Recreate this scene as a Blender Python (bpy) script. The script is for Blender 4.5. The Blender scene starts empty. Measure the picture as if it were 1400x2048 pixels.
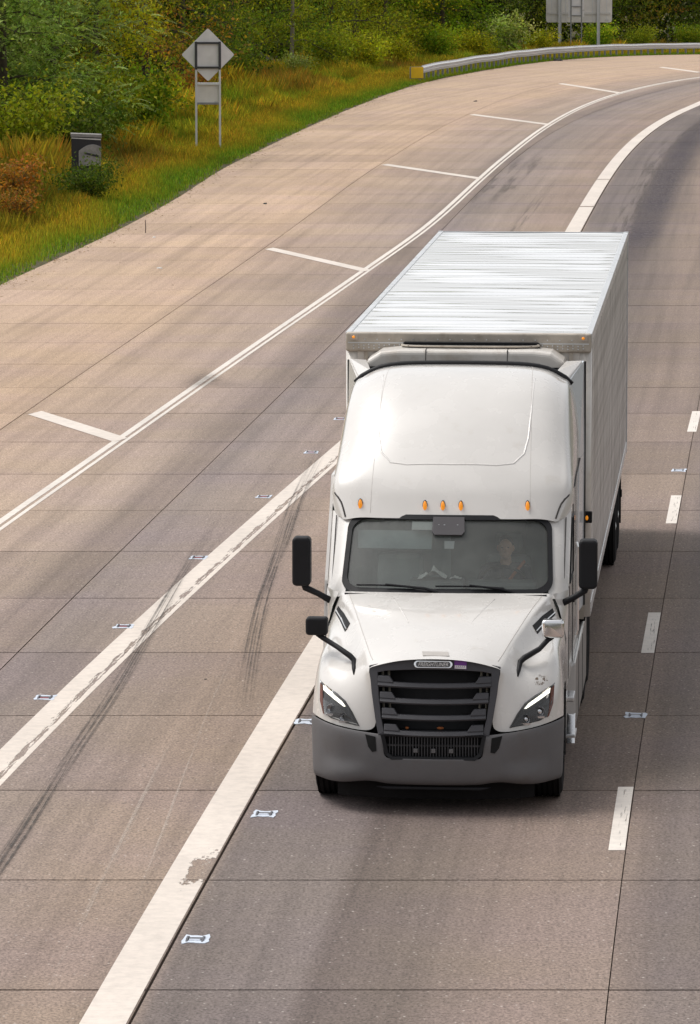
import bpy, bmesh, math, random
import numpy as np
from mathutils import Vector, Matrix
from mathutils.bvhtree import BVHTree
sc = bpy.context.scene
C = sc.collection
R_ = math.radians
rng = np.random.default_rng(7)
random.seed(7)

# ------------------------------------------------------------------ camera, world, sun, exposure
cam_d = bpy.data.cameras.new('camera')
cam_d.sensor_fit = 'VERTICAL'
cam_d.sensor_height = 24.0
cam_d.lens = 24.0 * 10000 / 2048
cam_d.clip_start = 0.5
cam_d.clip_end = 3000
cam = bpy.data.objects.new('camera', cam_d)
C.objects.link(cam)
cam.location = (0, 0, 8.7)
cam.rotation_euler = (math.pi / 2 - math.atan((1024 + 205) / 10000), 0, 0)
sc.camera = cam

SUN_DIR = Vector((-0.52, 0.22, 1.0)).normalized()          # towards the sun: high, to the left
world = bpy.data.worlds.new('World')
sc.world = world
world.use_nodes = True
wn = world.node_tree
wn.nodes.clear()
sky = wn.nodes.new('ShaderNodeTexSky')
sky.sky_type = 'NISHITA'
sky.sun_disc = False
sky.sun_elevation = math.asin(SUN_DIR.z)
sky.sun_rotation = math.atan2(SUN_DIR.x, SUN_DIR.y)
sky.air_density = 1.0
sky.dust_density = 3.0
sky.ozone_density = 1.0
hs = wn.nodes.new('ShaderNodeHueSaturation')
hs.inputs['Saturation'].default_value = 0.14                # a veiled, whitish sky
bg = wn.nodes.new('ShaderNodeBackground')
bg.inputs['Strength'].default_value = 0.15
wo = wn.nodes.new('ShaderNodeOutputWorld')
wn.links.new(sky.outputs[0], hs.inputs['Color'])
wn.links.new(hs.outputs[0], bg.inputs['Color'])
wn.links.new(bg.outputs[0], wo.inputs['Surface'])

sun_d = bpy.data.lights.new('sun', 'SUN')
sun_d.energy = 1.5
sun_d.angle = R_(26)
sun_d.color = (1.0, 0.96, 0.90)
sun = bpy.data.objects.new('sun', sun_d)
C.objects.link(sun)
sun.location = (-40, 40, 60)
sun.rotation_euler = SUN_DIR.to_track_quat('Z', 'Y').to_euler()

sc.view_settings.view_transform = 'Standard'
sc.view_settings.look = 'None'
sc.view_settings.exposure = 0.30
sc.view_settings.gamma = 1.0
sc.view_settings.use_curve_mapping = False
sc.render.engine = 'CYCLES'
cy = sc.cycles
cy.use_denoising = True
try:
    cy.denoiser = 'OPENIMAGEDENOISE'
    cy.denoising_input_passes = 'RGB_ALBEDO_NORMAL'
except Exception:
    pass
cy.max_bounces = 8
cy.transparent_max_bounces = 12
cy.caustics_reflective = False
cy.caustics_refractive = False

# ------------------------------------------------------------------ materials
def newmat(name):
    m = bpy.data.materials.new(name)
    m.use_nodes = True
    nt = m.node_tree
    nt.nodes.clear()
    out = nt.nodes.new('ShaderNodeOutputMaterial')
    return m, nt, out
def nd(nt, typ, **kw):
    n = nt.nodes.new('ShaderNode' + typ)
    for k, v in kw.items():
        if hasattr(n, k): setattr(n, k, v)
        else: n.inputs[k].default_value = v
    return n
def mathn(nt, op, a, b=None, clamp=False):
    n = nt.nodes.new('ShaderNodeMath'); n.operation = op; n.use_clamp = clamp
    for i, v in enumerate((a, b)):
        if v is None: continue
        if isinstance(v, (int, float)): n.inputs[i].default_value = v
        else: nt.links.new(v, n.inputs[i])
    return n.outputs[0]
def ramp(nt, fac, stops, interp='LINEAR'):
    n = nt.nodes.new('ShaderNodeValToRGB')
    n.color_ramp.interpolation = interp
    el = n.color_ramp.elements
    while len(el) < len(stops): el.new(0.5)
    for e, (p, c) in zip(el, stops):
        e.position = p
        e.color = (c, c, c, 1) if isinstance(c, (int, float)) else (*c, 1)
    nt.links.new(fac, n.inputs[0])
    return n.outputs[0]
def mixc(nt, fac, a, b, mode='MIX'):
    n = nt.nodes.new('ShaderNodeMix'); n.data_type = 'RGBA'; n.blend_type = mode
    for sock, v in ((n.inputs[0], fac), (n.inputs[6], a), (n.inputs[7], b)):
        if isinstance(v, (int, float)): sock.default_value = v
        elif isinstance(v, tuple): sock.default_value = (*v, 1)
        else: nt.links.new(v, sock)
    return n.outputs[2]
def noise(nt, vec, scale, detail=3, rough=0.55):
    n = nd(nt, 'TexNoise'); n.inputs['Scale'].default_value = scale
    n.inputs['Detail'].default_value = detail; n.inputs['Roughness'].default_value = rough
    if vec is not None: nt.links.new(vec, n.inputs['Vector'])
    return n.outputs['Fac']
def mapping(nt, vec, scale=(1, 1, 1), rot=(0, 0, 0)):
    n = nd(nt, 'Mapping'); n.inputs['Scale'].default_value = scale; n.inputs['Rotation'].default_value = rot
    nt.links.new(vec, n.inputs['Vector'])
    return n.outputs[0]
def bumpn(nt, h, strength, dist):
    n = nd(nt, 'Bump'); n.inputs['Strength'].default_value = strength; n.inputs['Distance'].default_value = dist
    nt.links.new(h, n.inputs['Height'])
    return n.outputs[0]

def pm(name, col, rough=0.5, metal=0.0, coat=0.0, var=0.12, vscale=6.0, bump=None, dirt=None, emit=None, spec=0.5, obj=True):
    """A principled material with colour variation, optional bump (scale, strength, distance) and dirt (colour, scale, lo, hi)."""
    m, nt, out = newmat(name)
    b = nd(nt, 'BsdfPrincipled')
    tc = nd(nt, 'TexCoord')
    vec = tc.outputs['Object']
    n1 = noise(nt, vec, vscale, 4)
    f = ramp(nt, n1, [(0.3, 1 - var), (0.7, 1 + 0 * var)])
    colr = mixc(nt, 1.0, col, f, 'MULTIPLY')
    if dirt:
        dn = noise(nt, vec, dirt[1], 6, 0.65)
        df = ramp(nt, dn, [(dirt[2], 0.0), (dirt[3], 1.0)])
        colr = mixc(nt, df, colr, dirt[0])
    nt.links.new(colr, b.inputs['Base Color'])
    rn = ramp(nt, n1, [(0.3, max(0.0, rough - 0.05)), (0.7, min(1.0, rough + 0.06))])
    nt.links.new(rn, b.inputs['Roughness'])
    b.inputs['Metallic'].default_value = metal
    b.inputs['Coat Weight'].default_value = coat
    b.inputs['Coat Roughness'].default_value = 0.06
    b.inputs['Specular IOR Level'].default_value = spec
    if bump:
        nt.links.new(bumpn(nt, noise(nt, vec, bump[0], 3), bump[1], bump[2]), b.inputs['Normal'])
    if emit:
        b.inputs['Emission Color'].default_value = (*emit[0], 1)
        b.inputs['Emission Strength'].default_value = emit[1]
    nt.links.new(b.outputs[0], out.inputs[0])
    return m

# ------------------------------------------------------------------ object helpers
def link(o, parent=None):
    C.objects.link(o)
    if parent is not None: o.parent = parent
    return o
def tag(o, label=None, cat=None, group=None, kind=None):
    if label: o['label'] = label
    if cat: o['category'] = cat
    if group: o['group'] = group
    if kind: o['kind'] = kind
    return o
def empty(name, loc=(0, 0, 0), rz=0.0, label=None, cat=None, group=None):
    o = bpy.data.objects.new(name, None)
    o.empty_display_size = 0.2
    o.location = loc; o.rotation_euler = (0, 0, rz)
    C.objects.link(o)
    return tag(o, label, cat, group)
def obj(name, verts, faces, mat, parent=None, smooth=False, bevel=0.0, seg=2, sub=0, solid=0.0, uv=None):
    me = bpy.data.meshes.new(name)
    me.from_pydata([tuple(v) for v in verts], [], faces)
    me.validate()
    if mat is not None: me.materials.append(mat)
    if smooth: me.polygons.foreach_set('use_smooth', [True] * len(me.polygons))
    if uv is not None:
        ul = me.uv_layers.new(name='UVMap')
        vi = np.empty(len(me.loops), np.int32); me.loops.foreach_get('vertex_index', vi)
        ul.data.foreach_set('uv', np.asarray(uv, np.float32)[vi].ravel())
    o = link(bpy.data.objects.new(name, me), parent)
    if solid:
        md = o.modifiers.new('solid', 'SOLIDIFY'); md.thickness = solid; md.offset = -1
    if sub:
        md = o.modifiers.new('sub', 'SUBSURF'); md.levels = sub; md.render_levels = sub
    if bevel:
        md = o.modifiers.new('bevel', 'BEVEL'); md.width = bevel; md.segments = seg; md.limit_method = 'ANGLE'
        md.angle_limit = R_(35)
    return o
def bulk(name, V, F, mat, parent=None, col=None, smooth=False):
    """Fast mesh from numpy arrays; F is (n,3) or (n,4); col is an rgb per vertex."""
    me = bpy.data.meshes.new(name)
    V = np.ascontiguousarray(V, np.float32); F = np.ascontiguousarray(F, np.int32)
    n, k = F.shape
    me.vertices.add(len(V)); me.vertices.foreach_set('co', V.ravel())
    me.loops.add(n * k); me.loops.foreach_set('vertex_index', F.ravel())
    me.polygons.add(n)
    me.polygons.foreach_set('loop_start', np.arange(0, n * k, k, dtype=np.int32))
    try: me.polygons.foreach_set('loop_total', np.full(n, k, np.int32))
    except Exception: pass
    if smooth: me.polygons.foreach_set('use_smooth', np.ones(n, bool))
    if col is not None:
        a = me.color_attributes.new('tint', 'FLOAT_COLOR', 'POINT')
        a.data.foreach_set('color', np.hstack([col, np.ones((len(col), 1))]).astype(np.float32).ravel())
    if mat is not None: me.materials.append(mat)
    me.update(calc_edges=True)
    if parent == 'mesh': return me
    return link(bpy.data.objects.new(name, me), parent)

class MB:
    """collects shapes that belong to ONE part"""
    def __init__(s): s.v = []; s.f = []
    def add(s, vs, fs):
        n = len(s.v); s.v += [tuple(v) for v in vs]; s.f += [tuple(i + n for i in f) for f in fs]; return s
    def box(s, x0, x1, y0, y1, z0, z1):
        vs = [(x0, y0, z0), (x1, y0, z0), (x1, y1, z0), (x0, y1, z0), (x0, y0, z1), (x1, y0, z1), (x1, y1, z1), (x0, y1, z1)]
        return s.add(vs, [(3, 2, 1, 0), (4, 5, 6, 7), (0, 1, 5, 4), (1, 2, 6, 5), (2, 3, 7, 6), (3, 0, 4, 7)])
    def hexa(s, bot, top):
        return s.add(list(bot) + list(top), [(3, 2, 1, 0), (4, 5, 6, 7), (0, 1, 5, 4), (1, 2, 6, 5), (2, 3, 7, 6), (3, 0, 4, 7)])
    def prism(s, poly, axis, a, b):
        """poly is 2-D; axis 'x','y','z' is the extrusion axis from a to b"""
        def P(p, t):
            return {'x': (t, p[0], p[1]), 'y': (p[0], t, p[1]), 'z': (p[0], p[1], t)}[axis]
        n = len(poly)
        vs = [P(p, a) for p in poly] + [P(p, b) for p in poly]
        fs = [tuple(range(n)), tuple(range(2 * n - 1, n - 1, -1))]
        fs += [((i + 1) % n, i, n + i, n + (i + 1) % n) for i in range(n)]
        return s.add(vs, fs)
    def tube(s, pts, r, n=8, cap=True):
        pts = [Vector(p) for p in pts]
        rs = r if isinstance(r, (list, tuple)) else [r] * len(pts)
        t0 = (pts[1] - pts[0]).normalized()
        up = Vector((0, 0, 1)) if abs(t0.z) < 0.9 else Vector((1, 0, 0))
        a = t0.cross(up).normalized()
        vs, fs = [], []
        for i, p in enumerate(pts):
            t = (pts[min(i + 1, len(pts) - 1)] - pts[max(i - 1, 0)]).normalized()
            a = (a - t * a.dot(t)).normalized(); b = t.cross(a)
            for k in range(n):
                q = 2 * math.pi * k / n
                vs.append(p + (a * math.cos(q) + b * math.sin(q)) * rs[i])
        for i in range(len(pts) - 1):
            for k in range(n):
                fs.append((i * n + k, i * n + (k + 1) % n, (i + 1) * n + (k + 1) % n, (i + 1) * n + k))
        if cap:
            fs.append(tuple(range(n - 1, -1, -1))); fs.append(tuple((len(pts) - 1) * n + k for k in range(n)))
        return s.add(vs, fs)
    def lathe(s, prof, c, axis='x', n=32):
        """prof = [(radius, along)] turned round an axis through c"""
        vs, fs = [], []
        for (r, t) in prof:
            for k in range(n):
                q = 2 * math.pi * k / n; u, w = r * math.cos(q), r * math.sin(q)
                vs.append({'x': (c[0] + t, c[1] + u, c[2] + w), 'y': (c[0] + u, c[1] + t, c[2] + w), 'z': (c[0] + u, c[1] + w, c[2] + t)}[axis])
        for i in range(len(prof) - 1):
            for k in range(n):
                fs.append((i * n + k, i * n + (k + 1) % n, (i + 1) * n + (k + 1) % n, (i + 1) * n + k))
        fs.append(tuple(range(n - 1, -1, -1))); fs.append(tuple((len(prof) - 1) * n + k for k in range(n)))
        return s.add(vs, fs)
    def ball(s, c, r, n=10, m=6):
        rx, ry, rz = r if isinstance(r, (tuple, list)) else (r, r, r)
        vs = [(c[0], c[1], c[2] - rz)]; fs = []
        for i in range(1, m):
            a = math.pi * i / m - math.pi / 2
            for k in range(n):
                q = 2 * math.pi * k / n
                vs.append((c[0] + rx * math.cos(a) * math.cos(q), c[1] + ry * math.cos(a) * math.sin(q), c[2] + rz * math.sin(a)))
        vs.append((c[0], c[1], c[2] + rz))
        for k in range(n): fs.append((0, 1 + (k + 1) % n, 1 + k))
        for i in range(m - 2):
            for k in range(n):
                fs.append((1 + i * n + k, 1 + i * n + (k + 1) % n, 1 + (i + 1) * n + (k + 1) % n, 1 + (i + 1) * n + k))
        L = len(vs) - 1
        for k in range(n): fs.append((L, 1 + (m - 2) * n + k, 1 + (m - 2) * n + (k + 1) % n))
        return s.add(vs, fs)
    def grid(s, rows, flip=False):
        n = len(rows[0]); vs = [p for r in rows for p in r]; fs = []
        for i in range(len(rows) - 1):
            for j in range(n - 1):
                q = (i * n + j, i * n + j + 1, (i + 1) * n + j + 1, (i + 1) * n + j)
                fs.append(q[::-1] if flip else q)
        return s.add(vs, fs)
    def done(s, name, mat, parent=None, **kw): return obj(name, s.v, s.f, mat, parent, **kw)

def copy_tree(o, parent=None):
    c = o.copy(); C.objects.link(c); c.parent = parent
    for ch in list(o.children): copy_tree(ch, c)
    return c
def rrect(hx, hz, r, n=6):
    """rounded rectangle outline, counter-clockwise, centred"""
    pts = []
    for cx, cz, a0 in ((hx - r, hz - r, 0), (-hx + r, hz - r, 90), (-hx + r, -hz + r, 180), (hx - r, -hz + r, 270)):
        for k in range(n + 1):
            a = R_(a0 + 90 * k / n); pts.append((cx + r * math.cos(a), cz + r * math.sin(a)))
    return pts

# ------------------------------------------------------------------ road geometry (metres; camera over the origin, road runs along +Y)
def zprof(Y):
    if Y <= 200: return 0.0
    if Y <= 345: return -1.15 * ((Y - 200) / 110) ** 2
    return -1.998 - 0.9 * (1 - math.exp(-(Y - 345) / 32.6))
def Rf(Y):                                   # the joint between the main lanes and the ramp
    if Y <= 210:
        Yc = max(Y, 34); t = (Yc - 150) / 100
        x = (((2.021 * t + 3.929) * t + 1.982) * t + 8.483) * t + 7.628
        return x + (Y - Yc) * 0.079
    d = Y - 210
    return Rf(210) + 0.150 * d + 0.001 * d * d
def pw(pts):
    """monotone cubic interpolation through (x, y), straight beyond the ends"""
    xs = [p[0] for p in pts]; ys = [p[1] for p in pts]
    n = len(xs); d = [(ys[i + 1] - ys[i]) / (xs[i + 1] - xs[i]) for i in range(n - 1)]
    m = [d[0]] + [0 if d[i - 1] * d[i] <= 0 else (d[i - 1] + d[i]) / 2 for i in range(1, n - 1)] + [d[-1]]
    def f(x):
        if x <= xs[0]: return ys[0] + m[0] * (x - xs[0])
        if x >= xs[-1]: return ys[-1] + m[-1] * (x - xs[-1])
        i = max(k for k in range(n - 1) if xs[k] <= x)
        h = xs[i + 1] - xs[i]; t = (x - xs[i]) / h
        return ((2 * t ** 3 - 3 * t * t + 1) * ys[i] + (t ** 3 - 2 * t * t + t) * h * m[i]
                + (-2 * t ** 3 + 3 * t * t) * ys[i + 1] + (t ** 3 - t * t) * h * m[i + 1])
    return f
Ef = pw([(20, -14.9), (60, -12.0), (113, -7.9), (129, -6.35), (145, -5.1), (161, -4.15), (174, -3.1), (188, -1.88), (208, 0.0), (230.7, 2.3), (242, 3.6), (252, 4.95), (273, 8.15), (296, 11.9), (315, 15.7), (333, 20.5), (348, 26.0), (380, 40.0)])   # pavement edge
Jf = pw([(20, Rf(20) - 7.6), (60, Rf(60) - 7.6), (84.8, -5.52), (103.4, -3.95), (124.7, -2.16), (164.3, 0.98), (202.4, 4.75), (240.6, 9.95), (275.7, 17.1), (310, 26.5), (370, 46)])   # shoulder joint
Af = pw([(20, -10.0), (69.3, -4.89), (80, -3.73), (92, -2.43), (116.7, 0.30), (132.7, 2.02), (155.2, 4.02), (167.2, 5.1), (192.2, 7.58), (211, 9.88), (225.9, 12.15), (239.8, 14.8), (251.3, 17.5), (275, 24.2), (330, 44)])  # ramp edge line
def Bf(Y):                                   # right edge of the gore line on the ramp side
    if Y < 120:
        t = (max(Y, 42) - 150) / 100
        x = (((4.467 * t + 5.861) * t - 0.7665) * t + 8.813) * t + 7.689 - 0.03
        if Y < 42: x += (Y - 42) * 0.113
        w = min(1, max(0, (Y - 100) / 20)); w = w * w * (3 - 2 * w)
        return x * (1 - w) + Rf(Y) * w
    return Rf(Y)

# --- concrete
def concrete_mat(name, slab=True):
    m, nt, out = newmat(name)
    b = nd(nt, 'BsdfPrincipled')
    geo = nd(nt, 'NewGeometry'); pos = geo.outputs['Position']
    uvn = nd(nt, 'UVMap'); sep = nd(nt, 'SeparateXYZ'); nt.links.new(uvn.outputs[0], sep.inputs[0])
    u = sep.outputs[0]
    wob = noise(nt, mapping(nt, pos, (0.25, 0.06, 1)), 1.0, 3)
    uw = mathn(nt, 'ADD', u, mathn(nt, 'MULTIPLY', mathn(nt, 'SUBTRACT', wob, 0.5), 0.22))
    f = mathn(nt, 'DIVIDE', mathn(nt, 'ADD', uw, 13.0), 25.0)
    S = lambda x: (x + 13.0) / 25.0
    base = ramp(nt, f, [(S(-12.6), (0.471, 0.340, 0.238)), (S(-8.2), (0.462, 0.328, 0.226)), (S(-7.5), (0.392, 0.285, 0.205)), (S(-4.6), (0.326, 0.251, 0.197)), (S(-4.2), (0.229, 0.177, 0.143)), (S(-3.75), (0.219, 0.169, 0.138)), (S(-3.6), (0.237, 0.192, 0.167)), (S(-2.2), (0.279, 0.218, 0.178)), (S(-1), (0.289, 0.216, 0.167)), (S(-0.1), (0.270, 0.203, 0.156)), (S(0.1), (0.164, 0.134, 0.118)), (S(1.15), (0.183, 0.149, 0.131)), (S(1.3), (0.130, 0.102, 0.087)), (S(2), (0.164, 0.129, 0.106)), (S(2.9), (0.231, 0.175, 0.138)), (S(3.65), (0.244, 0.186, 0.147)), (S(4.1), (0.188, 0.151, 0.130)), (S(5.5), (0.239, 0.191, 0.162)), (S(6.6), (0.179, 0.145, 0.128)), (S(9), (0.235, 0.186, 0.156))])
    # long smears along the travel direction, blotches, slab-to-slab variation
    st = noise(nt, mapping(nt, uvn.outputs[0], (3.4, 0.045, 1)), 1.0, 5, 0.62)
    base = mixc(nt, 1.0, base, ramp(nt, st, [(0.30, 0.80), (0.5, 0.99), (0.70, 1.12)]), 'MULTIPLY')
    bl = noise(nt, mapping(nt, pos, (0.8, 0.28, 1)), 0.55, 5, 0.6)
    base = mixc(nt, 1.0, base, ramp(nt, bl, [(0.30, 0.91), (0.5, 1.0), (0.68, 1.05)]), 'MULTIPLY')
    cross = noise(nt, mapping(nt, pos, (0.22, 1.6, 1)), 1.0, 4, 0.6)
    base = mixc(nt, 1.0, base, ramp(nt, cross, [(0.3, 0.96), (0.6, 1.02)]), 'MULTIPLY')
    hue = noise(nt, pos, 0.33, 3)
    base = mixc(nt, ramp(nt, hue, [(0.40, 0.0), (0.66, 0.6)]), base, mixc(nt, 1.0, base, (0.96, 0.95, 1.10), 'MULTIPLY'))
    if slab:
        oi = nd(nt, 'ObjectInfo')
        base = mixc(nt, 1.0, base, ramp(nt, oi.outputs['Random'], [(0, 0.90), (1, 1.09)]), 'MULTIPLY')
    # exposed aggregate: fine dark grain, pale chips
    g1 = noise(nt, mapping(nt, pos, (1, 0.55, 1)), 38, 3, 0.7)
    base = mixc(nt, 1.0, base, ramp(nt, g1, [(0.32, 0.52), (0.5, 1.0), (0.7, 1.38)]), 'MULTIPLY')
    g2 = noise(nt, mapping(nt, pos, (1, 0.5, 1)), 12, 4, 0.75)
    base = mixc(nt, 1.0, base, ramp(nt, g2, [(0.3, 0.82), (0.6, 1.06)]), 'MULTIPLY')
    vor = nd(nt, 'TexVoronoi'); vor.inputs['Scale'].default_value = 11
    nt.links.new(mapping(nt, pos, (1, 0.6, 1)), vor.inputs['Vector'])
    chip = ramp(nt, vor.outputs['Distance'], [(0.07, 1.0), (0.15, 0.0)])
    base = mixc(nt, mathn(nt, 'MULTIPLY', mathn(nt, 'MULTIPLY', chip, 0.5), ramp(nt, g2, [(0.35, 0.0), (0.6, 1.0)])), base, (.68, .62, .57))
    vd = nd(nt, 'TexVoronoi'); vd.inputs['Scale'].default_value = 2.3
    nt.links.new(pos, vd.inputs['Vector'])
    spot = ramp(nt, vd.outputs['Distance'], [(0.03, 1.0), (0.06, 0.0)])
    base = mixc(nt, mathn(nt, 'MULTIPLY', spot, 0.6), base, (.05, .042, .036))
    nt.links.new(base, b.inputs['Base Color'])
    b.inputs['Roughness'].default_value = 0.78
    b.inputs['Specular IOR Level'].default_value = 0.22
    nt.links.new(bumpn(nt, g1, 0.35, 0.006), b.inputs['Normal'])
    nt.links.new(b.outputs[0], out.inputs[0])
    return m
M_conc = concrete_mat('weathered_concrete')
M_conc_far = concrete_mat('weathered_concrete_sheet', slab=False)
M_joint = pm('joint_filler', (.095, .076, .060), 0.9, vscale=3)

def sheet(name, lf, rf, y0, y1, step, dz, mat, parent=None, nx=1, uvmode='road', zfun=None):
    """a strip of ground between two lateral curves"""
    n = max(1, int(math.ceil((y1 - y0) / step)))
    V, F, U = [], [], []
    for i in range(n + 1):
        Y = y0 + (y1 - y0) * i / n
        a, b_ = lf(Y), rf(Y)
        for j in range(nx + 1):
            X = a + (b_ - a) * j / nx
            V.append((X, Y, (zfun(X, Y) if zfun else zprof(Y)) + dz))
            U.append((X - Rf(Y), Y) if uvmode == 'road' else (j / nx, Y))
    for i in range(n):
        for j in range(nx):
            k = i * (nx + 1) + j
            F.append((k, k + 1, k + nx + 2, k + nx + 1))
    return obj(name, V, F, mat, parent, uv=U)

road = sheet('road', lambda Y: Ef(Y) + 0.02, lambda Y: Rf(Y) + 14.8, 14, 420, 4, -0.035, M_joint)
tag(road, kind='structure')
cols = [Ef, Jf, lambda Y: Rf(Y) - 3.7, Rf, lambda Y: Rf(Y) + 3.7, lambda Y: Rf(Y) + 7.4]
PITCH, Y_FIRST = 4.52, 39.35 - 4.52 * 3
rows = [Y_FIRST + PITCH * i for i in range(0, 41)]
LG = [0.0, 0.009, 0.008, 0.013, 0.005, 0.006]
def slab(c, ya, yb, gap=0.020, lg=0.009):
    lf, rf = cols[c], cols[c + 1]
    V, F, U = [], [], []
    nx, ny = 3, 2
    jl = random.uniform(-0.0015, 0.0015)
    for i in range(ny + 1):
        Y = ya + gap + (yb - ya - 2 * gap) * i / ny
        a, b_ = lf(Y) + LG[c], rf(Y) - LG[c + 1]
        for j in range(nx + 1):
            X = a + (b_ - a) * j / nx
            V.append((X, Y, zprof(Y) + jl)); U.append((X - Rf(Y), Y))
    for i in range(ny):
        for j in range(nx):
            k = i * (nx + 1) + j; F.append((k, k + 1, k + nx + 2, k + nx + 1))
    ring = [j for j in range(nx + 1)] + [i * (nx + 1) + nx for i in range(1, ny + 1)] + [ny * (nx + 1) + j for j in range(nx - 1, -1, -1)] + [i * (nx + 1) for i in range(ny - 1, 0, -1)]
    n0 = len(V)
    for k in ring: V.append((V[k][0], V[k][1], V[k][2] - 0.033)); U.append(U[k])
    m = len(ring)
    for i in range(m): F.append((ring[(i + 1) % m], ring[i], n0 + i, n0 + (i + 1) % m))
    return obj('concrete_slab', V, F, M_conc, road, uv=U)
for i in range(len(rows) - 1):
    for c in range(5):
        slab(c, rows[i], rows[i + 1])
YS = rows[-1]
for c in range(5):
    o = sheet('far_pavement', (lambda c: lambda Y: cols[c](Y) + 0.012)(c), (lambda c: lambda Y: cols[c + 1](Y) - 0.012)(c), YS, 420, 4, 0.0, M_conc_far, road, nx=3)
sheet('far_pavement', lambda Y: cols[5](Y) + 0.012, lambda Y: Rf(Y) + 14.8, 14, 420, 4, 0.0, M_conc_far, road, nx=3)

# --- paint
def paint_mat(name, col, kind):
    m, nt, out = newmat(name)
    b = nd(nt, 'BsdfPrincipled')
    geo = nd(nt, 'NewGeometry'); pos = geo.outputs['Position']
    uvn = nd(nt, 'UVMap'); sep = nd(nt, 'SeparateXYZ'); nt.links.new(uvn.outputs[0], sep.inputs[0])
    u, v = sep.outputs[0], sep.outputs[1]
    g = noise(nt, pos, 7, 5, 0.7)
    cc = mixc(nt, 1.0, col, ramp(nt, g, [(0.3, 0.82), (0.6, 1.0)]), 'MULTIPLY')
    lg = noise(nt, mapping(nt, pos, (0.5, 0.35, 1)), 1.0, 4)
    cc = mixc(nt, 1.0, cc, ramp(nt, lg, [(0.3, 0.86), (0.65, 1.0)]), 'MULTIPLY')
    nt.links.new(cc, b.inputs['Base Color'])
    b.inputs['Roughness'].default_value = 0.6
    flake = noise(nt, mapping(nt, pos, (1, 0.5, 1)), 3.2, 6, 0.72)
    fine = noise(nt, mapping(nt, pos, (1, 0.22, 1)), 16, 4, 0.65)
    def band(c, w):                       # 1 inside a band of u
        d = mathn(nt, 'ABSOLUTE', mathn(nt, 'SUBTRACT', u, c))
        return mathn(nt, 'SUBTRACT', 1.0, mathn(nt, 'DIVIDE', d, w), True)
    n3 = noise(nt, mapping(nt, uvn.outputs[0], (8, 1.5, 1)), 1.0, 6, 0.7)
    # wear W: hole where W > threshold
    if kind == 'solid':
        W = mathn(nt, 'ADD', mathn(nt, 'MULTIPLY', flake, 0.75), mathn(nt, 'MULTIPLY', fine, 0.35)); T = 0.70
    elif kind == 'main':                  # one big flaked-off patch on the right side of the line
        dv = mathn(nt, 'SUBTRACT', 1.0, mathn(nt, 'DIVIDE', mathn(nt, 'ABSOLUTE', mathn(nt, 'SUBTRACT', v, 44.35)), 1.35), True)
        W = mathn(nt, 'ADD', mathn(nt, 'ADD', mathn(nt, 'MULTIPLY', flake, 0.70), mathn(nt, 'MULTIPLY', fine, 0.33)), mathn(nt, 'MULTIPLY', mathn(nt, 'MULTIPLY', dv, ramp(nt, u, [(0.15, 0.0), (0.55, 1.0)])), 0.36)); T = 0.70
    elif kind == 'gore':                  # a worn, scuffed groove along the right third
        W = mathn(nt, 'ADD', mathn(nt, 'ADD', mathn(nt, 'MULTIPLY', n3, 0.62), mathn(nt, 'MULTIPLY', flake, 0.22)), mathn(nt, 'ADD', mathn(nt, 'MULTIPLY', band(0.70, 0.20), 0.20), mathn(nt, 'MULTIPLY', band(0.80, 0.045), 0.10))); T = 0.555
    elif kind == 'double':                # two strokes with bare concrete between
        W = mathn(nt, 'ADD', mathn(nt, 'ADD', mathn(nt, 'MULTIPLY', flake, 0.42), mathn(nt, 'MULTIPLY', fine, 0.15)), mathn(nt, 'MULTIPLY', band(0.60, 0.20), 0.75)); T = 0.56
    elif kind == 'dash':                  # worn middle, whole rim
        vv = mathn(nt, 'MULTIPLY', mathn(nt, 'FRACT', mathn(nt, 'DIVIDE', mathn(nt, 'SUBTRACT', v, 45.27 - 24.2), 12.1)), 12.1)
        ins = mathn(nt, 'MULTIPLY', mathn(nt, 'GREATER_THAN', vv, 0.22), mathn(nt, 'LESS_THAN', vv, 3.15))
        ins = mathn(nt, 'MULTIPLY', ins, mathn(nt, 'MULTIPLY', mathn(nt, 'GREATER_THAN', u, 0.38), mathn(nt, 'LESS_THAN', u, 0.88)))
        W = mathn(nt, 'ADD', mathn(nt, 'MULTIPLY', n3, 0.5), mathn(nt, 'MULTIPLY', ins, 0.22)); T = 0.50
    hole = ramp(nt, mathn(nt, 'SUBTRACT', W, T), [(0.0, 0.0), (0.04, 0.92)])
    tr = nd(nt, 'BsdfTransparent'); mx = nd(nt, 'MixShader')
    nt.links.new(hole, mx.inputs[0]); nt.links.new(b.outputs[0], mx.inputs[1]); nt.links.new(tr.outputs[0], mx.inputs[2])
    nt.links.new(mx.outputs[0], out.inputs[0])
    return m
M_pm = paint_mat('main_line_paint', (.72, .635, .56), 'main')
M_pw = paint_mat('worn_white_paint', (.72, .635, .56), 'solid')
M_pg = paint_mat('scuffed_white_paint', (.72, .635, .56), 'gore')
M_pd = paint_mat('double_stroke_paint', (.74, .67, .60), 'double')
M_pl = paint_mat('dash_paint', (.78, .71, .64), 'dash')
PZ = 0.003
def strip(name, lf, rf, y0, y1, mat, dz=PZ, step=2.0, nx=2): return sheet(name, lf, rf, y0, y1, step, dz, mat, road, nx=nx, uvmode='u')
strip('ramp_edge_line', lambda Y: Af(Y) - 0.12 - 0.0004 * max(0, Y - 120), lambda Y: Af(Y) + 0.12, 14, 400, M_pd)
strip('gore_line', lambda Y: Bf(Y) - 0.36, lambda Y: Bf(Y), 14, 124, M_pg)
for a, b_ in ((124, 141.6), (141.95, 155.4), (155.75, 400)):
    strip('gore_line', lambda Y: Rf(Y) - 0.43, lambda Y: Rf(Y) - 0.03, a, b_, M_pw)
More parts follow.
